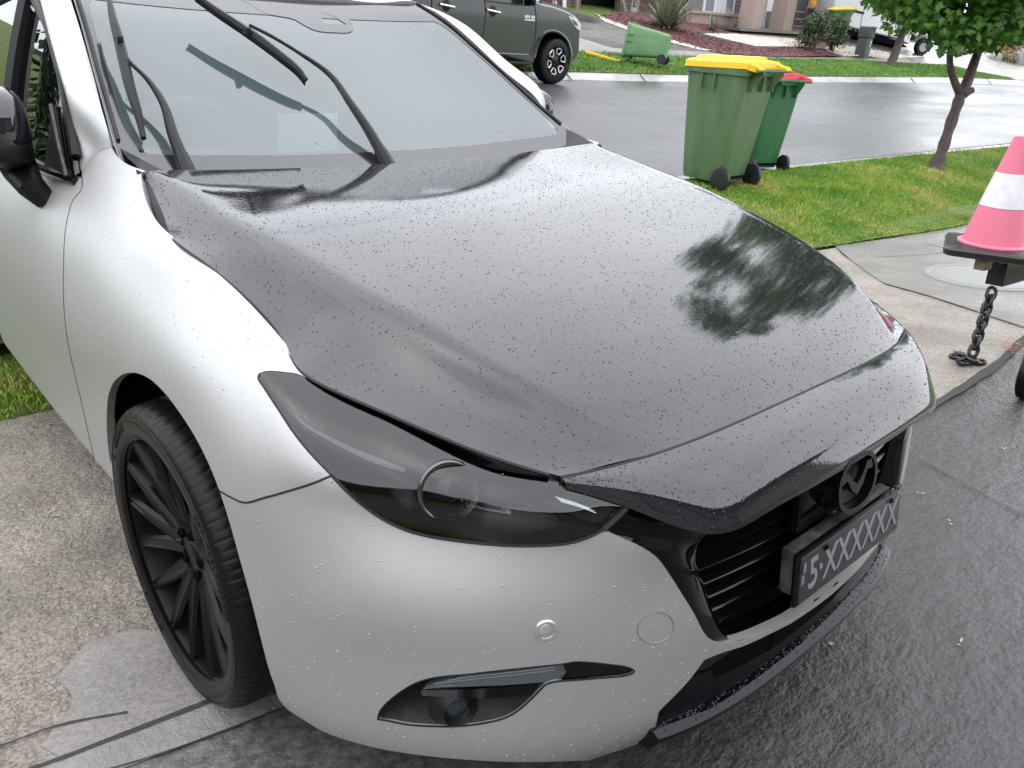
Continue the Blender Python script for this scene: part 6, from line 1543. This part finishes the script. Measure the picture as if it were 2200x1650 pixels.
# right-hand garden: rusty shrubs, post, rocks
m_rust = leafmat('rust_leaf', [(.3, (.12, .05, .02)), (.55, (.30, .14, .05)), (.75, (.32, .28, .06))], .2)
def mound(label, px, r, hgt, m, n_, seed, cat='shrub', s0=.06, s1=.14):
    b = gp(*px); e_ = empty('shrub', label, cat, loc=tuple(b)); rng = np.random.default_rng(seed)
    leaves('foliage', [((rng.uniform(-r, r)*.5, rng.uniform(-r, r)*.5, hgt*rng.uniform(.3, .7)), r*.6) for _ in range(7)], n_, s0, s1, m, e_, seed, SLV, -.3); mb = MB(); mb.tube([(0, 0, -.1), (0, 0, hgt*.5)], .03, 5); mb.build('stem', m_bark, e_)
mound('rust-coloured shrub left of the brown post in the far right garden', (2143, 121), .8, 1.1, m_rust, 900, 41)
mound('orange shrub right of the brown post in the far right garden', (2192, 125), .8, 1.2, m_rust, 900, 42)
m_dome = leafmat('dome_leaf', [(.3, (.14, .13, .06)), (.7, (.26, .24, .12))], .2)
mound('low pale dome-shaped grass at the foot of the brown post', (2165, 133), .55, .5, m_dome, 900, 43)
pb0 = gp(2170, 126); sp_ = depth(pb0)/FPX; mb = MB(); mb.box((0, 0, 18*sp_), (20*sp_, 20*sp_, 42*sp_), bev=.02); mb.v = [tuple(Vector(v)+Vector(pb0)) for v in mb.v]; o = mb.build('letterbox_post', mat('post_brown', (.085, .05, .045), .7)); tag(o, 'square brown letterbox post among the rusty shrubs at far right', 'post')
for i, (u, v, r, lb) in enumerate([(2133, 127, .35, 'small pale rock at the left edge of the far right garden'), (2183, 136, .45, 'grey standing rock right of the dome-shaped grass')]):
    b = gp(u, v); rng = np.random.default_rng(60+i); bm_ = bmesh.new(); bmesh.ops.create_icosphere(bm_, subdivisions=3, radius=r)
    for vv in bm_.verts: vv.co *= 1+.18*math.sin(vv.co.x*9+i)+.12*math.sin(vv.co.y*13); vv.co.z *= .8 if i == 0 else 1.3
    me = bpy.data.meshes.new('rock'); bm_.to_mesh(me); bm_.free(); o = bpy.data.objects.new('rock', me); COL.objects.link(o); o.location = tuple(b); me.materials.append(MATS['rock_grey'] if i else mat('rock_grey', (.2, .2, .2), .8)); tag(o, lb, 'rock')
fw_ = MB()
for v in (0, .5): pass
# ---- manhole lid in the footpath
mc = T(P(2118, 597, z=0)); mh = MB(); R0 = .37
mh.lathe([(0, .010), (R0*.84, .010), (R0*.86, .004), (R0*.90, .004), (R0*.92, .011), (R0, .011), (R0*1.02, .002)], (0, 0, 0), n=64)
mh.v = [tuple(T(v)+mc*0+np.array([mc[0], mc[1], mc[2]])) for v in mh.v]; o = mh.build('manhole_cover', mat('manhole_concrete', (.24, .24, .23), .4, spec=.25)); tag(o, 'round pale concrete manhole cover set in the wet footpath', 'manhole cover')
# ---- trailer coupling, cone, chain, jockey wheel (driveway frame)
foot_c = P(2076, 782, z=0); DT = float(np.dot(foot_c-CAR_C, AX[2]))
def PD(u, v, dd=0): return CAR_C+(DT+dd)*ray(u, v)
trl = empty('trailer', 'black steel trailer drawbar with coupling and hanging chain, nose of a parked trailer', 'trailer', rot=(0, -SL, 0))
steel = mat('black_steel', (.012, .012, .014), .3)
fwd_t = np.array([.10, .995, 0]);            # the drawbar runs off to the right
c0 = PD(2128, 552)
mb = MB(); Rt = Matrix.Rotation(math.atan2(fwd_t[1], fwd_t[0]), 3, 'Z')
def tb_(off, dim, bev=.004, m=steel, name='drawbar', par=None):
    mb = MB(); mb.box(Vector(c0)+Rt @ Vector(off), dim, bev=bev, R=Rt); return mb.build(name, m, par or trl)
tb_((.16, 0, -.000), (.42, .10, .022), name='coupling_plate'); cp = tb_((.30, 0, -.045), (.36, .075, .09), name='coupling')
tb_((.95, 0, -.085), (1.7, .080, .125), name='drawbar'); tb_((.075, 0, -.018), (.10, .07, .03), name='coupling_head')
tb_((-.055, .0, -.028), (.07, .05, .045), m=mat('brass_block', (.30, .25, .17), .5), name='coupling_latch')
# chain: links alternately turned, down to a small heap
def link(mb, c, ax_, side, L=.052, W=.034, r=.0068):
    ax_ = np.array(ax_)/np.linalg.norm(ax_); side = np.array(side)-ax_*np.dot(side, ax_); side /= np.linalg.norm(side); pts_ = []
    for k in range(16):
        a = 2*math.pi*k/16; pts_.append(c+ax_*((L/2-W/2)*(1 if math.cos(a) > 0 else -1)*(abs(math.cos(a)) > .02)+W/2*math.cos(a))+side*(W/2-.002)*math.sin(a))
    mb.tube(pts_, r, 7, closed=True)
chn = bpy.data.objects.new('chain', None); COL.objects.link(chn); chn.parent = trl
pa = PD(2131, 626); pb2 = PD(2089, 762); ns = 9; dch = pb2-pa; rt = AX[0]
for k in range(ns):
    mb = MB(); c = pa+dch*(k+.3)/ns+np.array([0, 0, -.004*math.sin(k)]); sd_ = rt if k % 2 == 0 else AX[2]
    link(mb, c, dch, sd_+.2*AX[1], L=np.linalg.norm(dch)/ns*1.72, W=.043, r=.0082); mb.build('chain_link', steel, chn)
for k, (u, v, a) in enumerate([(2062, 768, .2), (2074, 776, 1.2), (2088, 770, 2.2), (2096, 778, .6), (2070, 762, 2.8)]):
    mb = MB(); c = P(u, v, z=.010+.008*(k % 3)); link(mb, c, (math.cos(a), math.sin(a), .12*(k % 2)), (-math.sin(a), math.cos(a), .25), L=.078, W=.043, r=.0082); mb.build('chain_link', steel, chn)
# jockey wheel at the picture edge
jw = P(2212, 806, z=.10); mb = MB(); mb.lathe([(.055, .018), (.085, .022), (.098, .016), (.100, 0), (.098, -.016), (.085, -.022), (.055, -.018)], jw, 'X', 36); jwo = mb.build('jockey_wheel', rubber, trl)
mb = MB(); mb.lathe([(0, .012), (.03, .02), (.05, .012), (.062, .020), (.068, .012)], jw, 'X', 30); mb.build('jockey_hub', chrome, jwo)
mb = MB(); mb.box(jw+np.array([.03, 0, .07]), (.006, .07, .16), bev=.002); mb.box(jw+np.array([-.03, 0, .07]), (.006, .07, .16), bev=.002); mb.tube([jw+np.array([0, .02, .14]), jw+np.array([0, .05, .7])], .024, 10); mb.build('jockey_stand', mat('galvanised', (.55, .56, .57), .35, .8), trl)
# cone
cone = empty('traffic_cone', 'pink traffic cone with a white band and black base, stood on the trailer coupling', 'traffic cone'); cb = Vector(T(PD(2131, 527, .0)))
cone.location = cb; cone.scale = (.97,)*3; cone.rotation_euler = (0, rad(-3), rad(20))
pk_ = mat('cone_pink', (.72, .175, .26), .55); wh_ = mat('reflective_white', (.72, .70, .72), .35)
lk(wh_, ramp(wh_, noise(wh_, coords(wh_), 25, 4), [(.35, (.68, .66, .69)), (.6, (.78, .76, .78))]), bsdf(wh_).inputs['Base Color'])
mb = MB(); V = []; n_ = 24
for z, h_ in ((-.035, .190), (-.030, .197), (-.006, .200), (.004, .192), (.010, .14)): V += [(x, y, z) for x, y in rrect(h_, h_, .045, 5)]
mb.add(V, [(i*n_+k, i*n_+(k+1) % n_, (i+1)*n_+(k+1) % n_, (i+1)*n_+k) for i in range(4) for k in range(n_)]+[tuple(range(n_-1, -1, -1)), tuple(range(4*n_, 5*n_))]); mb.build('base', mat('cone_base', (.018, .018, .018), .4), cone)
R_ = lambda z: .132-(.132-.034)*(z-.02)/.47
mb = MB(); mb.lathe([(.150, .006), (.150, .016), (R_(.02), .022), (R_(.16), .16), (R_(.30), .30), (R_(.49), .49), (.030, .49), (.026, .46)], (0, 0, 0), n=48); mb.build('cone_body', pk_, cone)
mb = MB(); mb.lathe([(R_(.185)+.0005, .185), (R_(.185)+.002, .186), (R_(.335)+.002, .334), (R_(.335)+.0005, .335)], (0, 0, 0), n=48); mb.build('reflective_band', wh_, cone)
# ---- leaf litter and bits of grass on the concrete
rng = np.random.default_rng(9); V = []; F = []
for _ in range(40):
    c = P(2178+rng.uniform(-22, 12), 742+rng.uniform(-12, 16), z=.006); a = rng.uniform(0, 6.28); L = rng.uniform(.02, .06); s_ = np.array([math.cos(a), math.sin(a), rng.uniform(0, .3)])*L; t_ = np.array([-math.sin(a), math.cos(a), 0])*.003; b = len(V); V += [T(c-t_), T(c+t_), T(c+s_+t_*.3), T(c+s_-t_*.3)]; F.append((b, b+1, b+2, b+3))
o = obj('leaf_litter', V, F, mat('orange_litter', (.45, .20, .09), .6), None, False); o['kind'] = 'stuff'
V = []; F = []
for (u, v) in [(42, 1090), (46, 1094), (105, 1104), (112, 1098), (118, 1106), (108, 1110), (522, 1372), (1975, 1062), (2042, 1122), (2064, 1382), (1790, 1383), (2160, 965)]:
    for _ in range(2):
        c = P(u+rng.uniform(-4, 4), v+rng.uniform(-4, 4), z=.004); a = rng.uniform(0, 6.28); L = rng.uniform(.006, .014); s_ = np.array([math.cos(a), math.sin(a), .2])*L; t_ = np.array([-math.sin(a), math.cos(a), 0])*.002; b = len(V); V += [T(c-t_), T(c+t_), T(c+s_+t_), T(c+s_-t_)]; F.append((b, b+1, b+2, b+3))
o = obj('grass_clippings', V, F, mat('clipping', (.35, .42, .16), .6), None, False); o['kind'] = 'stuff'
